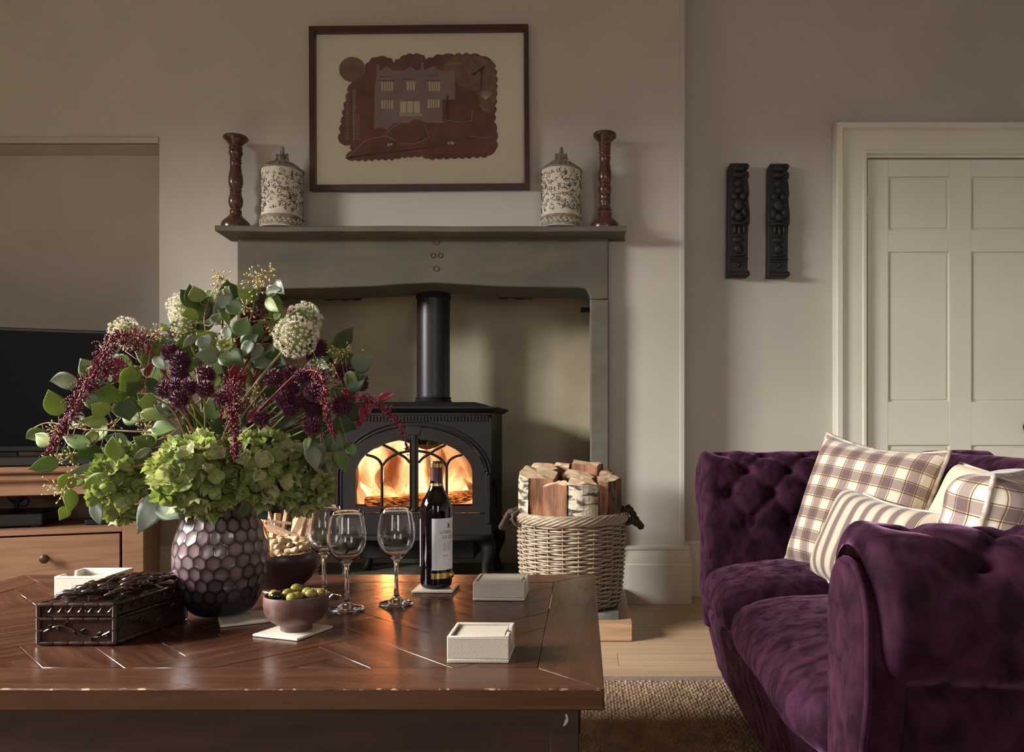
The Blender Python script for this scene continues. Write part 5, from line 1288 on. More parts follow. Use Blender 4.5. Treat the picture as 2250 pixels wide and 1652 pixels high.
# front facings of the arms: tall rounded panels
def facing(d0, d1, ztop, xo, nm):
    dm = (d0+d1)/2; hw_ = (d1-d0)/2; NV = 40
    def lr(z):
        za = ztop-hw_*1.15
        l = d0+.022*(1-smoothstep(.36, .47, z)); r = d1
        if z > za:
            k = math.sqrt(max(0, 1-((z-za)/(ztop-za))**2)); l = dm-(dm-l)*k; r = dm+(r-dm)*k
        return l, r
    def X_(z): return XF-xo+(.055*(.28-z)/.23 if z < .28 else 0)
    def fn(u, v):
        z = lerp(.05, ztop, 1-(1-v)**1.5); l, r = lr(z); k = u*14
        if k < 1.5: return SR((X_(z)+.05, l, z)) if k < .5 else SR((X_(z)+.006, l, z))
        if k > 12.5: return SR((X_(z)+.05, r, z)) if k > 13.5 else SR((X_(z)+.006, r, z))
        q = (k-1)/12; return SR((X_(z)-.008*(1-(2*q-1)**4)+.006*(2*q-1)**4*0, lerp(l, r, q), z))
    o = MB().grid(fn, 14, NV).build(nm, VELVET, sofa, smooth=60)
    zs_ = [lerp(.08, ztop, 1-(1-v/NV)**1.5) for v in range(NV+1)]
    pts = [SR((X_(z)+.004, lr(z)[0]-.002, z)) for z in zs_]+[SR((X_(z)+.004, lr(z)[1]+.002, z)) for z in zs_[::-1][1:]]
    MB().tube(pts, .0045, 6).build('piping', VELVET, o, smooth=180)
facing(.950, 1.088, .612, .014, 'near_arm_facing'); facing(2.350, 2.455, .60, -.016, 'far_arm_facing')
sbox('inner_front_post', (XF+.004, 1.092, .05), (XF+.08, 1.146, .50), .02); sbox('inner_front_post', (XF+.004, 2.308, .20), (XF+.08, 2.345, .55), .015)
# seat cushions
def cushion(name, x0_, x1_, y0_, y1_, z0_, z1_, crown):
    c = Vector(((x0_+x1_)/2, (y0_+y1_)/2, (z0_+z1_)/2)); h = Vector(((x1_-x0_)/2, (y1_-y0_)/2, (z1_-z0_)/2))
    def sp(w, e): return math.copysign(abs(w)**e, w)
    def fn(u, v):
        a = 2*PI*u; b = PI*(v-.5)
        ex, ey = sp(math.cos(b), .42)*sp(math.cos(a), .30), sp(math.cos(b), .42)*sp(math.sin(a), .30); ez = sp(math.sin(b), .55)
        zz = h.z*ez+(crown*(1-ex*ex)*(1-ey*ey) if ez > 0 else 0)
        wr_ = .004*noise.noise((ex*3, ey*4, ez*2+y0_*3))
        bul = .018*(1-abs(ez))*(1 if ex < -.9 else 0)
        return SR((c.x+h.x*ex-bul+wr_, c.y+h.y*ey, c.z+zz+wr_))
    m = MB().grid(fn, 96, 48, wu=True); o = m.build(name, VELVET, sofa, smooth=180)
    MB().tube([fn(k/96, .5)+Vector((0, 0, h.z*.55)) for k in range(96)], .0035, 5, closed=True)
    return o
cushion('seat_cushion', XF+.0, .985, 1.885, 2.300, .255, .400, .030); cushion('seat_cushion', XF-.008, .985, 1.150, 1.878, .255, .400, .034)
for (x_, y_) in ((XF+.10, 1.03), (XF+.10, 2.40), (1.12, 1.03), (1.12, 2.40)):
    p = SR((x_, y_, 0)); MB().lathe([(.022, .0092), (.030, .05), (0, .05)], c=(p.x, p.y, 0), n=16).build('foot', DWOOD, sofa)

# ================================================================== scatter cushions
def pillow(name, label, BL, TL, TR, thick, m, rot90=False, sag=.0, mid=(0, 0)):
    BL, TL, TR = Vector(BL), Vector(TL), Vector(TR); U = TR-TL; V = TL-BL; W_, H_ = U.length, V.length; u_ = U.normalized(); v_ = (V-u_*V.dot(u_)).normalized(); n_ = u_.cross(v_)
    V = V
    c = BL+U/2+V/2
    o = thing(name, label, 'cushion', tuple(BL+U/2), 0, 'scatter cushions on the purple sofa')
    N_ = 30; mb = MB(); uv = []
    def shape(a, b):
        e = 1-.075*(1-abs(a)**2)*abs(b)**3; e2 = 1-.075*(1-abs(b)**2)*abs(a)**3
        return a*W_/2*e2, b*H_/2*e
    for s_ in (1, -1):
        k0 = len(mb.v)
        for j in range(N_+1):
            for i in range(N_+1):
                a, b = 2*i/N_-1, 2*j/N_-1; x, y_ = shape(a, b)
                t = thick/2*(max(0, (1-a**4))*max(0, (1-b**4)))**.55*(1+.10*noise.noise((a*1.7, b*1.7, thick*40)))
                mb.v.append(tuple(c+U.normalized()*x+V.normalized()*y_+n_*(t*s_)+Vector((0, 0, -sag*max(0, 1-a*a)*max(0, b))))); uv.append(None)
        for j in range(N_):
            for i in range(N_):
                q = (k0+j*(N_+1)+i, k0+j*(N_+1)+i+1, k0+(j+1)*(N_+1)+i+1, k0+(j+1)*(N_+1)+i); mb.f.append(q if s_ > 0 else q[::-1]); mb.mi.append(0)
    M1 = N_+1; uv = [None]*len(mb.v)
    for s0_ in (0, M1*M1):
        for j in range(M1):
            acc = 0; pr_ = [0]*M1
            for i in range(1, M1): acc += (Vector(mb.v[s0_+j*M1+i])-Vector(mb.v[s0_+j*M1+i-1])).length; pr_[i] = acc
            for i in range(M1): uv[s0_+j*M1+i] = [pr_[i]-pr_[N_//2]+.31, 0]
        for i in range(M1):
            acc = 0; pr_ = [0]*M1
            for j in range(1, M1): acc += (Vector(mb.v[s0_+j*M1+i])-Vector(mb.v[s0_+(j-1)*M1+i])).length; pr_[j] = acc
            for j in range(M1): uv[s0_+j*M1+i][1] = pr_[j]-pr_[N_//2]+.27
    mb.uv = uv; mb.build('cover', m, o, smooth=180)
    pts = []
    for k in range(4*N_):
        sd, f = divmod(k, N_); t = 2*f/N_-1
        a, b = [(t, -1), (1, t), (-t, 1), (-1, -t)][sd]; x, y_ = shape(a, b); pts.append(c+U.normalized()*x+V.normalized()*y_+Vector((0, 0, -sag*max(0, 1-a*a)*max(0, b))))
    MB().tube(pts, .0052, 7, closed=True).build('piping', PIPING if m is not PLAID else PLAID2, o, smooth=180)
    return o
PLAID2 = mat('piping_plaid', (196, 184, 168), .85, (150, 134, 124), 60)
pillow('scatter_cushion', 'large plaid cushion leaning in the far corner of the sofa', at(1722, 1238, 2.19), at(1818, 952, 2.24), at(2088, 992, 1.92), .15, PLAID, sag=.012)
pillow('scatter_cushion', 'striped cream and brown cushion in front of the large plaid one', at(1782, 1262, 2.03), at(1866, 1066, 2.07), at(2075, 1128, 1.66), .13, STRIPE, sag=.008)
pillow('scatter_cushion', 'plain cream cushion peeping out behind the plaid cushions', at(2022, 1190, 1.93), at(2110, 1018, 1.95), at(2330, 1070, 1.60), .12, CREAMF)
pillow('scatter_cushion', 'plaid cushion seen edge-on behind the near sofa arm', at(2128, 1235, 1.36), at(2184, 1046, 1.40), at(2275, 1028, 1.74), .185, PLAID)

# ================================================================== vase
vp = atz(487, 1352, TZ); vb = TZ+.0052
vase = thing('flower_vase', 'plum coloured cut glass vase with honeycomb facets holding the bouquet', 'vase', (vp.x, vp.y, vb))
VPROF = [(.040, 0), (.056, .006), (.070, .024), (.082, .052), (.0905, .088), (.0925, .120), (.0890, .152), (.0805, .182), (.0700, .206), (.0640, .218)]
def vr(t):
    p = interp([(a, b, 0) for a, b in VPROF], t); return p.x, p.y
nu_, nv_ = 300, 190; mb = MB(); cut = []
NC = 22
for j in range(nv_+1):
    t = j/nv_; r, z = vr(t)
    for i in range(nu_):
        a = 2*PI*i/nu_
        q = a/(2*PI)*NC; rowh = .0232; rr_ = z/rowh; best = 9; 
        ph = .9*noise.noise((math.cos(a)*2, math.sin(a)*2, z*20)); q += ph*.22; rr_ += ph*.15
        ds = []
        for kr in (math.floor(rr_), math.floor(rr_)+1):
            off = .5*(kr % 2)
            for kc in (math.floor(q-off), math.floor(q-off)+1):
                hx, hy = (q-(kc+off)), (rr_-kr)*.86
                ds.append(hx*hx+hy*hy)
        ds.sort(); d1, d2 = math.sqrt(ds[0]), math.sqrt(ds[1])
        edge = max(0, min(1, (d2-d1)*1.9)); fac = smoothstep(0, .55, edge)
        dep = .0030*max(0, 1-(d1/.62)**2)*smoothstep(.0, .03, z)
        mb.v.append(((r-dep)*math.cos(a), (r-dep)*math.sin(a), z)); cut.append(fac*smoothstep(-.1, 1, 1-d1*1.2))
for j in range(nv_):
    for i in range(nu_): mb.f.append((j*nu_+i, j*nu_+(i+1) % nu_, (j+1)*nu_+(i+1) % nu_, (j+1)*nu_+i)); mb.mi.append(0)
k0 = nv_*nu_
inn = [(.0610, .2185), (.0665, .205), (.077, .181), (.0855, .152), (.089, .12), (.087, .088), (.078, .052), (.060, .020), (.0, .016)]
prev = k0
for (r, z) in inn:
    st_ = len(mb.v)
    if r > 1e-6:
        mb.v += [(r*math.cos(2*PI*i/nu_), r*math.sin(2*PI*i/nu_), z) for i in range(nu_)]; cut += [.3]*nu_
        for i in range(nu_): mb.f.append((prev+i, prev+(i+1) % nu_, st_+(i+1) % nu_, st_+i)); mb.mi.append(0)
        prev = st_
    else:
        mb.v.append((0, 0, z)); cut.append(0)
        for i in range(nu_): mb.f.append((prev+i, prev+(i+1) % nu_, st_)); mb.mi.append(0)
mb.f.append(tuple(range(nu_-1, -1, -1))); mb.mi.append(0)
mb.at = cut; mb.build('glass_body', VASEM, vase, local=True, smooth=50)
vase = retag_single(vase, 'flower_vase')

# ================================================================== flowers
VD = vp.y; rf = random.Random(77)
mouth = Vector((vp.x, vp.y, vb+.205))
def dep(dd): return VD+dd
def stem_path(p, k=0):
    a = 2*PI*k*.381; s0 = Vector((vp.x+.030*math.cos(a), vp.y+.030*math.sin(a), vb+.03)); m0 = mouth+Vector((.034*math.cos(a+2.6), .034*math.sin(a+2.6), .01))
    d = Vector(p)-m0; m1 = m0+Vector((d.x*.25, d.y*.25, d.z*.45+.02)); return [s0, m0, m1, Vector(p)]
SK_ = [0]
def stem(parent, p, r=.0022, m=STEM, name='stem', n=16):
    SK_[0] += 1; return MB().tube(curve(stem_path(p, SK_[0]), n), r, 6).build(name, m, parent, smooth=180)
# --- hydrangeas
fmb = MB()
for k in range(4):
    a = PI/2*k+.2; ca_, sa_ = math.cos(a), math.sin(a)
    def pet(u, v, ca_=ca_, sa_=sa_, k=k):
        l = v*.0150; wd = .0098*math.sin(PI*min(1, (v*.86+.10)))**.7*(u*2-1); zz = .0085*v*v*(1.0 if k % 2 else .35)+.0055*(u*2-1)**2*v+.0026*math.sin(u*9+k*2)*v
        return Vector((ca_*l-sa_*wd, sa_*l+ca_*wd, zz))
    fmb.grid(pet, 5, 4)
fmb.ball((0, 0, .001), .0016, 6, 4)
floret_mes = []
for hm_ in HYDS:
    t_ = MB(); t_.v = fmb.v[:]; t_.f = fmb.f[:]; t_.mi = fmb.mi[:]; o_ = t_.build('floret', hm_, smooth=180); floret_mes.append(o_.data); bpy.data.objects.remove(o_)
def hydrangea(px, py, dd, rx, ry, n_, label, tone):
    c = at(px, py, dep(dd)); o = thing('hydrangea', label, 'hydrangea', tuple(mouth), 0, 'green hydrangeas low in the bouquet')
    stem(o, c, .0035)
    MB().ball(c, (rx*.74, rx*.74, ry*.74), 16, 10).build('head_core', HYDS[1], o, smooth=180)
    g_ = (1+5**.5)/2; iv = world(o).inverted()
    for k in range(n_):
        z = 1-2*(k+.5)/n_; ph = 2*PI*k/g_; r_ = math.sqrt(1-z*z); nrm = Vector((r_*math.cos(ph), r_*math.sin(ph), z))
        if nrm.y > .55: continue
        jit = rf.uniform(.80, 1.08); p = c+Vector((nrm.x*rx*jit, nrm.y*rx*jit, nrm.z*ry*jit))
        d = (nrm+Vector((rf.uniform(-.75, .75), rf.uniform(-.75, .75), rf.uniform(-.75, .75)))).normalized()
        q = d.to_track_quat('Z', 'Y').to_matrix().to_4x4() @ Matrix.Rotation(rf.uniform(0, 6), 4, 'Z'); s_ = rf.uniform(.85, 1.25)
        tn = rf.choice(tone); piece('floret', floret_mes[tn], o, iv @ Matrix.Translation(p) @ q @ Matrix.Diagonal((s_, s_, s_, 1)))
hydrangea(272, 1062, -.02, .054, .068, 104, 'lime green hydrangea hanging at the left of the bouquet', [0, 0, 1])
hydrangea(435, 1045, -.10, .074, .072, 150, 'broad green hydrangea at the front centre of the bouquet, above the vase', [0, 1, 1, 2])
hydrangea(580, 1030, -.07, .062, .066, 124, 'pale green hydrangea right of centre in the bouquet', [1, 2, 1])
hydrangea(668, 1062, -.02, .048, .052, 92, 'smaller green hydrangea at the right above the rear wine glass', [0, 1, 2])
hydrangea(505, 1000, .02, .062, .05, 50, 'shaded green hydrangea behind the front ones in the bouquet', [1])
# --- white alliums
def allium(px, py, dd, r, n_, label, big=True):
    c = at(px, py, dep(dd)); nm = 'white_allium' if big else 'drumstick_allium'
    o = thing(nm, label, 'allium', tuple(mouth), 0, 'pale round alliums in the bouquet' if big else 'purple drumstick alliums in the bouquet')
    stem(o, c, .003 if big else .0016, STEM)
    hd_ = MB(); g_ = (1+5**.5)/2
    if big:
        for k in range(n_):
            z = 1-2*(k+.5)/n_; ph = 2*PI*k/g_; q = math.sqrt(1-z*z); d = Vector((q*math.cos(ph), q*math.sin(ph), z))
            d = (d+Vector((rf.uniform(-.09, .09), rf.uniform(-.09, .09), rf.uniform(-.09, .09)))).normalized(); L_ = r*rf.uniform(.82, 1.04); p = c+d*L_; a = d.orthogonal().normalized(); b = d.cross(a); s_ = r*.085
            for j in range(5):
                an = 2*PI*j/5+k; e = (a*math.cos(an)+b*math.sin(an)); f = (a*math.cos(an+.5)+b*math.sin(an+.5)); g2 = (a*math.cos(an-.5)+b*math.sin(an-.5))
                hd_.add([p-d*s_*1.3, p+f*s_*.75, p+e*s_*1.5+d*s_*.9, p+g2*s_*.75], [(0, 1, 2, 3)])
            hd_.ball(p+d*s_*.1, s_*.55, 5, 4)
        hd_.build('floret_ball', WALL_F, o, smooth=0)['kind'] = 'stuff'
        MB().ball(c, r*.72, 14, 10).build('core', ALLC, o, smooth=180)
    else:
        for k in range(n_):
            z = 1-2*(k+.5)/n_; ph = 2*PI*k/g_; q = math.sqrt(1-z*z); d = Vector((q*math.cos(ph), q*math.sin(ph), z)); d = (d+Vector((rf.uniform(-.16, .16), rf.uniform(-.16, .16), rf.uniform(-.16, .16)))).normalized()
            L_ = r*rf.uniform(.86, 1.14); a = d.orthogonal().normalized(); b = d.cross(a); s_ = r*.10
            p0_, p1_, p2_ = c+d*r*.5, c+d*L_*.82, c+d*L_
            hd_.add([p0_+a*s_*.5, p0_-a*s_*.25+b*s_*.4, p0_-a*s_*.25-b*s_*.4, p1_+a*s_*1.1, p1_-a*s_*.6+b*s_, p1_-a*s_*.6-b*s_, p2_], [(0, 1, 4, 3), (1, 2, 5, 4), (2, 0, 3, 5), (3, 4, 6), (4, 5, 6), (5, 3, 6)])
        hd_.build('floret_ball', ALLP, o, smooth=0)['kind'] = 'stuff'
        MB().ball(c, r*.74, 10, 8).build('core', ALLPC, o, smooth=180)
for (px, py, dd, r, n_, lab) in ((650, 738, -.02, .043, 230, 'large cream allium globe at the right top of the bouquet'), (668, 703, .06, .038, 190, 'cream allium globe half hidden behind the large right one'),
        (412, 682, .04, .040, 210, 'cream allium globe at the top left of the bouquet, behind green leaves'), (405, 718, .0, .026, 120, 'small cream allium tucked under the top left globe'), (277, 733, .04, .034, 170, 'cream allium globe furthest left in the bouquet')):
    allium(px, py, dd, r, n_, lab)
Z2 = lambda zx, zy: (340+zx/2.753, 580+zy/2.753)
DR = [((100, 535), -.02, 1.05, 'topmost of the left cluster'), ((150, 585), -.04, 1.15, 'largest in the left cluster'), ((150, 660), -.05, .95, 'below the largest of the left cluster'), ((60, 757), -.08, 1.0, 'leftmost of the lower left row'), ((130, 742), -.09, .95, 'second from the left in the lower left row'), ((207, 745), -.10, .95, 'middle of the lower left row'), ((150, 818), -.10, 1.05, 'lowest of the left cluster'), ((312, 662), -.08, .95, 'upper right of the left cluster'), ((302, 757), -.10, 1.0, 'rightmost of the lower left row'),
      ((406, 808), -.13, .86, 'on its own left of the hanging amaranth'), ((720, 690), -.08, 1.05, 'first in the right row beside the centre'), ((825, 662), -.02, .9, 'behind the right row below the cream globes'), ((895, 682), -.06, .95, 'second bright one in the right row'), ((832, 755), -.07, .8, 'small one below the right row'), ((962, 775), -.08, 1.05, 'right of the small one, beside the drooping plume'), ((780, 822), -.09, 1.0, 'left of the lower right cluster'), ((868, 836), -.08, .95, 'middle of the lower right cluster'), ((815, 888), -.10, .75, 'small one lowest in the lower right cluster'), ((958, 880), -.06, 1.1, 'dark one under the drooping plume'), ((1130, 862), -.06, 1.15, 'nearest the right edge beside the red leaves'), ((952, 982), -.10, 1.0, 'lowest on the right above the hydrangea'), ((645, 935), -.13, .9, 'low and alone right of the centre plume'),
      ((1000, 512), .02, 1.05, 'just under the large cream globe'), ((1030, 590), .02, .9, 'second under the large cream globe'), ((960, 560), .03, .9, 'half hidden under the large cream globe'), ((1140, 660), .0, 1.1, 'far right beside a grey-green leaf'), ((1240, 705), .0, .95, 'furthest right of all'), ((1255, 735), .01, .7, 'small bud under the furthest right one'), ((118, 412), .03, .75, 'behind the top left cream globe')]
for ((zx, zy), dd, sc, lab) in DR:
    px, py = Z2(zx, zy); allium(px, py, dd, .0185*sc, 120, 'purple drumstick allium '+lab, False)
# --- amaranths
def amaranth(path, wid, label, leaves=(), n_=260):
    P = [at(*Z2(a, b), dep(d)) for a, b, d in path]
    o = thing('amaranth', label, 'amaranth', tuple(mouth), 0, 'drooping burgundy amaranths in the bouquet')
    stem(o, P[0], .003, AMARL)
    cv = curve(P, 40); MB().tube(cv, .0018, 5).build('plume_stalk', AMARL, o, smooth=180)
    pl_ = MB()
    for k in range(n_):
        t = rf.random()**.9; p = interp(P, t); w_ = lerp(wid[0], wid[1], t)*(1+.5*noise.noise((t*14, wid[0]*99, 0)))
        d = Vector((rf.gauss(0, 1), rf.gauss(0, 1), rf.gauss(0, 1))).normalized(); q = p+d*w_*rf.uniform(.35, 1.0)+Vector((0, 0, -w_*.3)); s_ = rf.uniform(.0020, .0034)
        M_ = d.to_track_quat('Z', 'Y').to_matrix()
        pl_.ball(q, (s_*.6, s_*.6, s_*1.3), 5, 4, M_)
        if k % 16 == 0: 
            for z_ in range(4): pl_.ball(q+d*(s_*1.6*(z_+1))+Vector((0, 0, -.001*z_*z_)), (s_*.55,)*3, 5, 3)
    pl_.build('plume', AMAR, o, smooth=180)['kind'] = 'stuff'
    for (a, b, a2, b2, w_, d) in leaves: leaf_part(o, at(*Z2(a, b), dep(d)), at(*Z2(a2, b2), dep(d-.01)), w_/2.753*VD/FPX, AMARL)
def leaf_mesh(L_, w_, curl, fold):
    def fn(u, v):
        s = u*2-1; wd = w_/2*(max(0, math.sin(PI*v**.72))**(.72+.55*v))+(.0006 if v < 1 else 0)
        x = s*wd; z = -curl*L_*(v*v-.35*v)+abs(x)*fold+.02*L_*math.sin(v*7+s*2)*abs(s)
        return Vector((x, v*L_, z))
    return MB().grid(fn, 6, 10)
def leaf_part(parent, base, tip, w_, m, curl=None, roll=None):
    d = tip-base; L_ = d.length; y_ = d.normalized()
    view = Vector((0, 0, CH))-base; n_ = (view-y_*view.dot(y_)).normalized()
    if roll is None: roll = rf.uniform(-.6, .6)
    n_ = Matrix.Rotation(roll, 3, y_) @ n_; x_ = y_.cross(n_)
    mt = Matrix((x_, y_, n_)).transposed().to_4x4(); mt.translation = base
    me = leaf_mesh(L_, w_*1.22, curl if curl is not None else rf.uniform(-.12, .22), rf.uniform(.05, .3))
    o = me.build('leaf', m, parent, local=True, smooth=180); o.matrix_basis = world(parent).inverted() @ mt
    o.modifiers.new('thickness', 'SOLIDIFY').thickness = .0005
    return o
amaranth([(-60, 470, -.02), (-120, 430, -.03), (-250, 440, -.04), (-310, 560, -.05), (-340, 640, -.05)], (.026, .020), 'thick burgundy amaranth plume arching over at the upper left', [(-180, 600, -290, 610, 60, -.01), (-60, 680, -10, 590, 30, -.03), (-120, 640, -60, 720, 34, -.02)], 520)
amaranth([(-160, 620, -.03), (-330, 650, -.05), (-420, 720, -.06), (-480, 860, -.07), (-560, 990, -.08), (-640, 1140, -.08)], (.030, .006), 'longest burgundy amaranth trailing down at the far left', [(-150, 700, -220, 690, 60, -.02), (-200, 880, -290, 860, 40, -.02)], 620)
amaranth([(480, 640, -.10), (475, 740, -.13), (480, 860, -.14), (478, 980, -.14), (487, 1165, -.15)], (.024, .0055), 'burgundy amaranth hanging straight down at the bouquet centre', [(470, 700, 490, 600, 40, -.11), (500, 700, 560, 680, 40, -.1)], 520)
amaranth([(880, 640, -.04), (980, 650, -.08), (1020, 720, -.10), (1035, 860, -.11), (1060, 970, -.11), (1100, 1035, -.11)], (.016, .004), 'burgundy amaranth drooping right of the purple alliums', (), 320)
amaranth([(1120, 810, -.03), (1250, 800, -.05), (1350, 840, -.06), (1430, 910, -.07), (1490, 980, -.07), (1530, 1130, -.07)], (.010, .004), 'burgundy amaranth reaching furthest right in front of the stove', [(1130, 765, 1225, 790, 36, -.02), (1350, 820, 1448, 778, 36, -.04), (1280, 850, 1250, 965, 62, -.03), (1310, 800, 1290, 920, 40, -.04), (1250, 960, 1215, 980, 26, -.03)], 260)
amaranth([(620, 480, .04), (600, 380, .04), (560, 320, .03), (640, 300, .03), (660, 400, .02)], (.020, .016), 'burgundy amaranth standing at the top centre behind the stems', [(530, 560, 520, 320, 44, .03), (700, 570, 740, 610, 30, .02), (660, 620, 690, 540, 44, .02), (560, 960, 640, 850, 44, -.06)], 420)
amaranth([(700, 420, .07), (740, 340, .08), (800, 290, .09), (900, 265, .09), (950, 290, .09)], (.012, .010), 'burgundy amaranth curling over behind the large cream globe', (), 260)
# --- eucalyptus branches: (path in zoom coordinates), leaves (base, tip, width, tone, depth)
Z1 = lambda zx, zy: ((zx/2.754-300)*2.753, zy/2.754*2.753)      # first crop into second crop's frame
BR = [('eucalyptus branch reaching far left and low over the television stand', [(200, 1200, -.02), (60, 1040, -.02), (-180, 1010, -.02), (-420, 1000, -.01), (-640, 960, .0), (-760, 1010, .0)],
       [(-580, 920, -640, 752, 100, 0, 0), (-665, 1000, -790, 1068, 72, 3, .0), (-630, 1090, -732, 1026, 72, 0, -.02), (-575, 1190, -762, 1242, 76, 3, -.01), (-385, 1105, -566, 1036, 78, 3, -.05), (-525, 1100, -480, 1212, 74, 1, -.02), (-325, 1108, -478, 1172, 112, 1, -.03), (-280, 960, -462, 950, 66, 0, -.04), (-560, 955, -450, 965, 40, 2, -.03), (-340, 1020, -440, 1090, 60, 0, -.02)]),
      ('eucalyptus branch dipping lowest at the left below the hydrangea', [(180, 1240, -.04), (60, 1205, -.06), (-160, 1230, -.06), (-330, 1270, -.05), (-500, 1290, -.04), (-560, 1400, -.04)],
       [(-495, 1270, -582, 1382, 78, 0, -.04), (-505, 1360, -516, 1512, 62, 0, -.05), (-528, 1470, -572, 1548, 56, 0, -.04), (-425, 1285, -520, 1335, 60, 0, -.03), (-275, 1282, -440, 1358, 78, 0, -.08), (-362, 1430, -336, 1582, 66, 2, -.06), (15, 1470, 150, 1538, 82, 1, -.06), (-225, 1185, -260, 1040, 88, 0, -.07), (-30, 1110, -138, 1192, 36, 2, -.08), (80, 1190, 210, 1215, 46, 2, -.13), (-350, 1220, -530, 1268, 40, 2, -.05), (50, 1390, 150, 1470, 74, 2, -.06)]),
      ('eucalyptus branch with bright leaves at the middle left of the bouquet', [(220, 1150, -.02), (120, 900, -.03), (-20, 800, -.04), (-120, 780, -.04), (-240, 760, -.04)],
       [(-106, 622, -216, 776, 102, 0, -.05), (-92, 770, -172, 712, 92, 1, -.05), (-226, 802, -376, 772, 102, 3, -.03), (-276, 902, -384, 842, 102, 0, -.06), (-186, 822, -152, 950, 112, 1, -.05), (-32, 642, -82, 540, 56, 0, -.02), (58, 492, -42, 532, 86, 0, .0), (34, 722, -56, 762, 102, 1, -.03), (14, 842, -106, 842, 92, 0, -.06), (-16, 992, 136, 992, 92, 3, -.08), (84, 922, -6, 852, 34, 2, -.08), (-90, 900, 90, 930, 70, 0, -.09), (0, 560, 60, 640, 50, 2, -.03)]),
      ('eucalyptus branch crossing in front of the top left cream globe', [(300, 1100, .0), (330, 800, -.01), (320, 500, -.01), (300, 330, -.01), (330, 210, -.01)],
       [(272, 232, 232, 130, 82, 0, -.02), (268, 302, 158, 312, 72, 0, -.03), (388, 552, 238, 552, 78, 2, -.05), (282, 440, 330, 502, 84, 2, -.04), (310, 190, 350, 160, 40, 3, .02), (180, 350, 90, 372, 44, 2, -.01), (70, 370, 45, 405, 50, 0, .0), (400, 250, 452, 372, 52, 0, .0), (430, 382, 452, 466, 64, 2, -.02), (350, 360, 395, 300, 50, 2, -.02), (412, 540, 532, 612, 112, 1, -.03), (250, 430, 170, 500, 40, 2, -.05), (300, 600, 420, 660, 100, 3, -.04), (370, 660, 330, 760, 90, 0, -.05), (250, 620, 170, 600, 70, 3, -.03)]),
      ('eucalyptus branch standing tallest at the top of the bouquet', [(400, 1100, .02), (480, 800, .02), (540, 520, .01), (590, 280, .0), (620, 180, .0), (700, 170, .0)],
       [(430, 160, 514, 138, 58, 3, .02), (602, 205, 498, 160, 82, 0, .0), (672, 172, 756, 150, 60, 2, .0), (730, 108, 786, 184, 62, 2, .0), (682, 190, 776, 242, 62, 3, -.01), (672, 212, 742, 288, 62, 0, -.01), (440, 240, 552, 300, 88, 1, -.01), (588, 462, 530, 562, 64, 2, -.03), (640, 482, 588, 592, 62, 2, -.02), (590, 230, 610, 140, 50, 2, .01), (692, 482, 762, 592, 92, 1, .0), (720, 330, 765, 300, 34, 3, .0), (560, 200, 600, 220, 40, 0, .0)]),
      ('eucalyptus branch spreading right towards the stove', [(520, 1200, -.01), (700, 1040, -.03), (880, 960, -.03), (1050, 900, -.03), (1180, 860, -.02)],
       [(1080, 742, 1132, 822, 74, 1, .0), (1152, 662, 1236, 732, 78, 3, -.03), (1150, 880, 1282, 902, 104, 1, -.01), (1070, 950, 1224, 992, 132, 1, -.02), (1030, 1040, 1152, 1112, 124, 1, -.03), (1106, 1120, 1162, 1272, 82, 3, -.04), (1168, 1080, 1216, 1168, 56, 3, -.03), (940, 1085, 984, 1254, 78, 2, -.09), (932, 1050, 916, 1122, 40, 3, -.08), (1010, 1100, 1012, 1212, 40, 2, -.06), (1050, 1180, 1056, 1254, 32, 2, -.05), (736, 932, 862, 962, 96, 1, -.04), (990, 590, 1050, 630, 56, 2, -.02), (640, 790, 800, 745, 60, 1, -.03), (620, 860, 740, 850, 70, 1, -.02)]),
      ('short eucalyptus sprig spilling over the vase rim', [(480, 1400, -.03), (520, 1350, -.08), (560, 1400, -.10), (600, 1460, -.10)],
       [(568, 1440, 508, 1556, 54, 1, -.10), (636, 1490, 682, 1548, 50, 1, -.08), (600, 1000, 520, 1092, 96, 1, -.05), (570, 980, 548, 900, 60, 1, -.03), (330, 1440, 320, 1485, 40, 2, -.10), (420, 1000, 330, 960, 80, 1, -.04), (700, 1050, 790, 1010, 80, 1, -.03), (180, 1090, 90, 1060, 80, 3, -.05), (240, 1400, 200, 1480, 50, 0, -.09), (640, 640, 600, 560, 70, 1, .02), (500, 1320, 560, 1260, 60, 1, -.06), (760, 1120, 820, 1060, 70, 1, -.02)])]
SEEDS = [[(-600, 1000), (-560, 1010), (-440, 970), (-600, 1180), (-500, 1160)], [(-600, 1340), (-560, 1390), (-470, 1270), (-250, 960)], [(-60, 1000), (20, 960), (-90, 930), (-20, 450), (0, 410)], [(385, 130), (410, 90), (400, 180), (200, 430), (250, 470), (150, 440)], [(590, 90), (620, 120), (660, 80), (700, 60), (545, 250), (440, 500), (700, 370)], [(1120, 540), (1150, 530), (990, 600), (1080, 610), (1020, 950), (650, 770), (600, 800), (1030, 1060)], []]
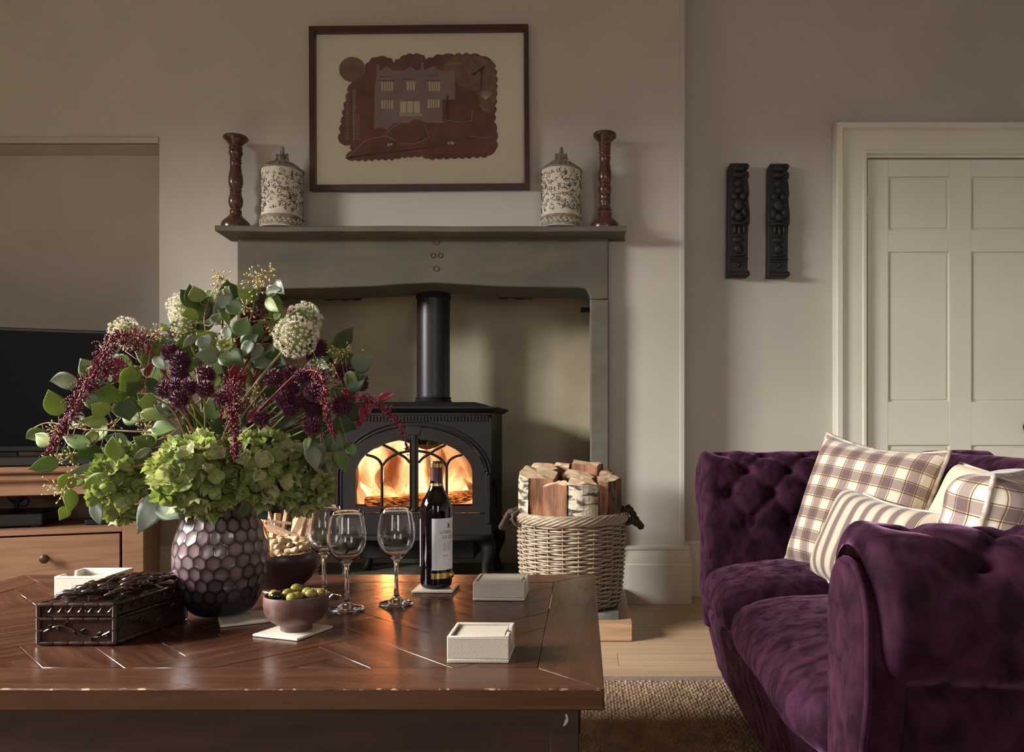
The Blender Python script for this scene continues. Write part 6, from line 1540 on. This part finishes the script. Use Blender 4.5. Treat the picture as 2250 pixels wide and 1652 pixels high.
for (lab, path, leaves), seeds in zip(BR, SEEDS):
    P = [at(*Z2(a, b), dep(d)) for a, b, d in path]
    o = thing('eucalyptus_branch', lab, 'eucalyptus', tuple(mouth), 0, 'seeded eucalyptus branches in the bouquet')
    a = stem_path(P[0], SK_[0]); SK_[0] += 1
    cv = curve([a[0], a[1]]+P, 48); tw = MB(); tw.tube(cv, [lerp(.0028, .0010, k/48) for k in range(49)], 6)
    for (x0_, y0_, x1_, y1_, w_, tone, d) in leaves:
        b0 = at(*Z2(x0_, y0_), dep(d)); t0_ = at(*Z2(x1_, y1_), dep(d-.012+rf.uniform(-.02, .02)))
        leaf_part(o, b0, t0_, w_/2.753*VD/FPX, LEAF[tone])
        near_ = min(cv[8:], key=lambda q: (q-b0).length); md = (near_+b0)/2+Vector((0, 0, -.004)); tw.tube(curve([near_, md, b0, b0.lerp(t0_, .12)], 6), .0008, 5)
    sd = MB()
    for (x_, y_) in seeds:
        c = at(*Z2(x_, y_), dep(rf.uniform(-.05, .02))); near_ = min(cv[8:], key=lambda q: (q-c).length); tw.tube([near_, (near_+c)/2+Vector((0, 0, .006)), c], .0007, 5)
        for k in range(16):
            e = c+Vector((rf.gauss(0, .011), rf.gauss(0, .008), rf.gauss(0, .010))); tw.tube([c, e], .00045, 4); M_ = (e-c).to_track_quat('Z', 'Y').to_matrix() if (e-c).length > 1e-5 else None
            sd.ball(e, (.0017, .0017, .0025), 6, 4, M_)
    tw.build('twig', TWIG, o, smooth=180)
    if sd.v: sd.build('seed_clusters', SEED, o, smooth=180)['kind'] = 'stuff'
# shaded leaves inside the bouquet belong to two inner branches
for (lab, cxp, cyp, rxp, ryp, nlf) in (('leafy eucalyptus branch deep inside the left of the bouquet', 330, 870, 190, 120, 44), ('leafy eucalyptus branch deep inside the right of the bouquet', 620, 860, 170, 140, 46), ('leafy eucalyptus branch deep inside the top of the bouquet', 490, 750, 130, 90, 34)):
    o = thing('eucalyptus_branch', lab, 'eucalyptus', tuple(mouth), 0, 'seeded eucalyptus branches in the bouquet')
    tipp = at(cxp, cyp-ryp*.6, dep(.06)); cv = curve(stem_path(tipp, SK_[0]), 24); SK_[0] += 1; tw = MB(); tw.tube(cv, .0018, 6)
    for k in range(nlf):
        a_ = rf.uniform(0, 6.28); q_ = math.sqrt(rf.random()); b0 = at(cxp+rxp*q_*math.cos(a_), cyp+ryp*q_*math.sin(a_), dep(rf.uniform(-.03, .09)))
        d_ = Vector((b0.x-mouth.x, rf.uniform(-.06, .04), (b0.z-mouth.z)*.8)).normalized(); d_ = (d_+Vector((rf.uniform(-.8, .8), 0, rf.uniform(-.9, .6)))).normalized()
        t0_ = b0+d_*rf.uniform(.042, .062); leaf_part(o, b0, t0_, rf.uniform(.026, .036), LEAF[rf.choice((1, 1, 3, 3, 2, 0))])
        near_ = min(cv[6:], key=lambda q: (q-b0).length); tw.tube([near_, (near_+b0)/2+Vector((0, 0, -.006)), b0], .0008, 4)
    tw.build('twig', TWIG, o, smooth=180)
# grey crinkled hydrangea leaf below the left hydrangea
hl = thing('hydrangea_leaf', 'grey crinkled hydrangea leaf hanging below the left hydrangea', 'leaf', tuple(mouth), 0)
lf = leaf_part(hl, at(356, 1082, dep(-.05)), at(300, 1174, dep(-.07)), .040, HYLEAF, .1, .2)
MB().tube(curve([mouth, at(400, 1095, dep(-.03)), at(352, 1085, dep(-.05))], 8), .0016, 5).build('stalk', STEM, hl, smooth=180)
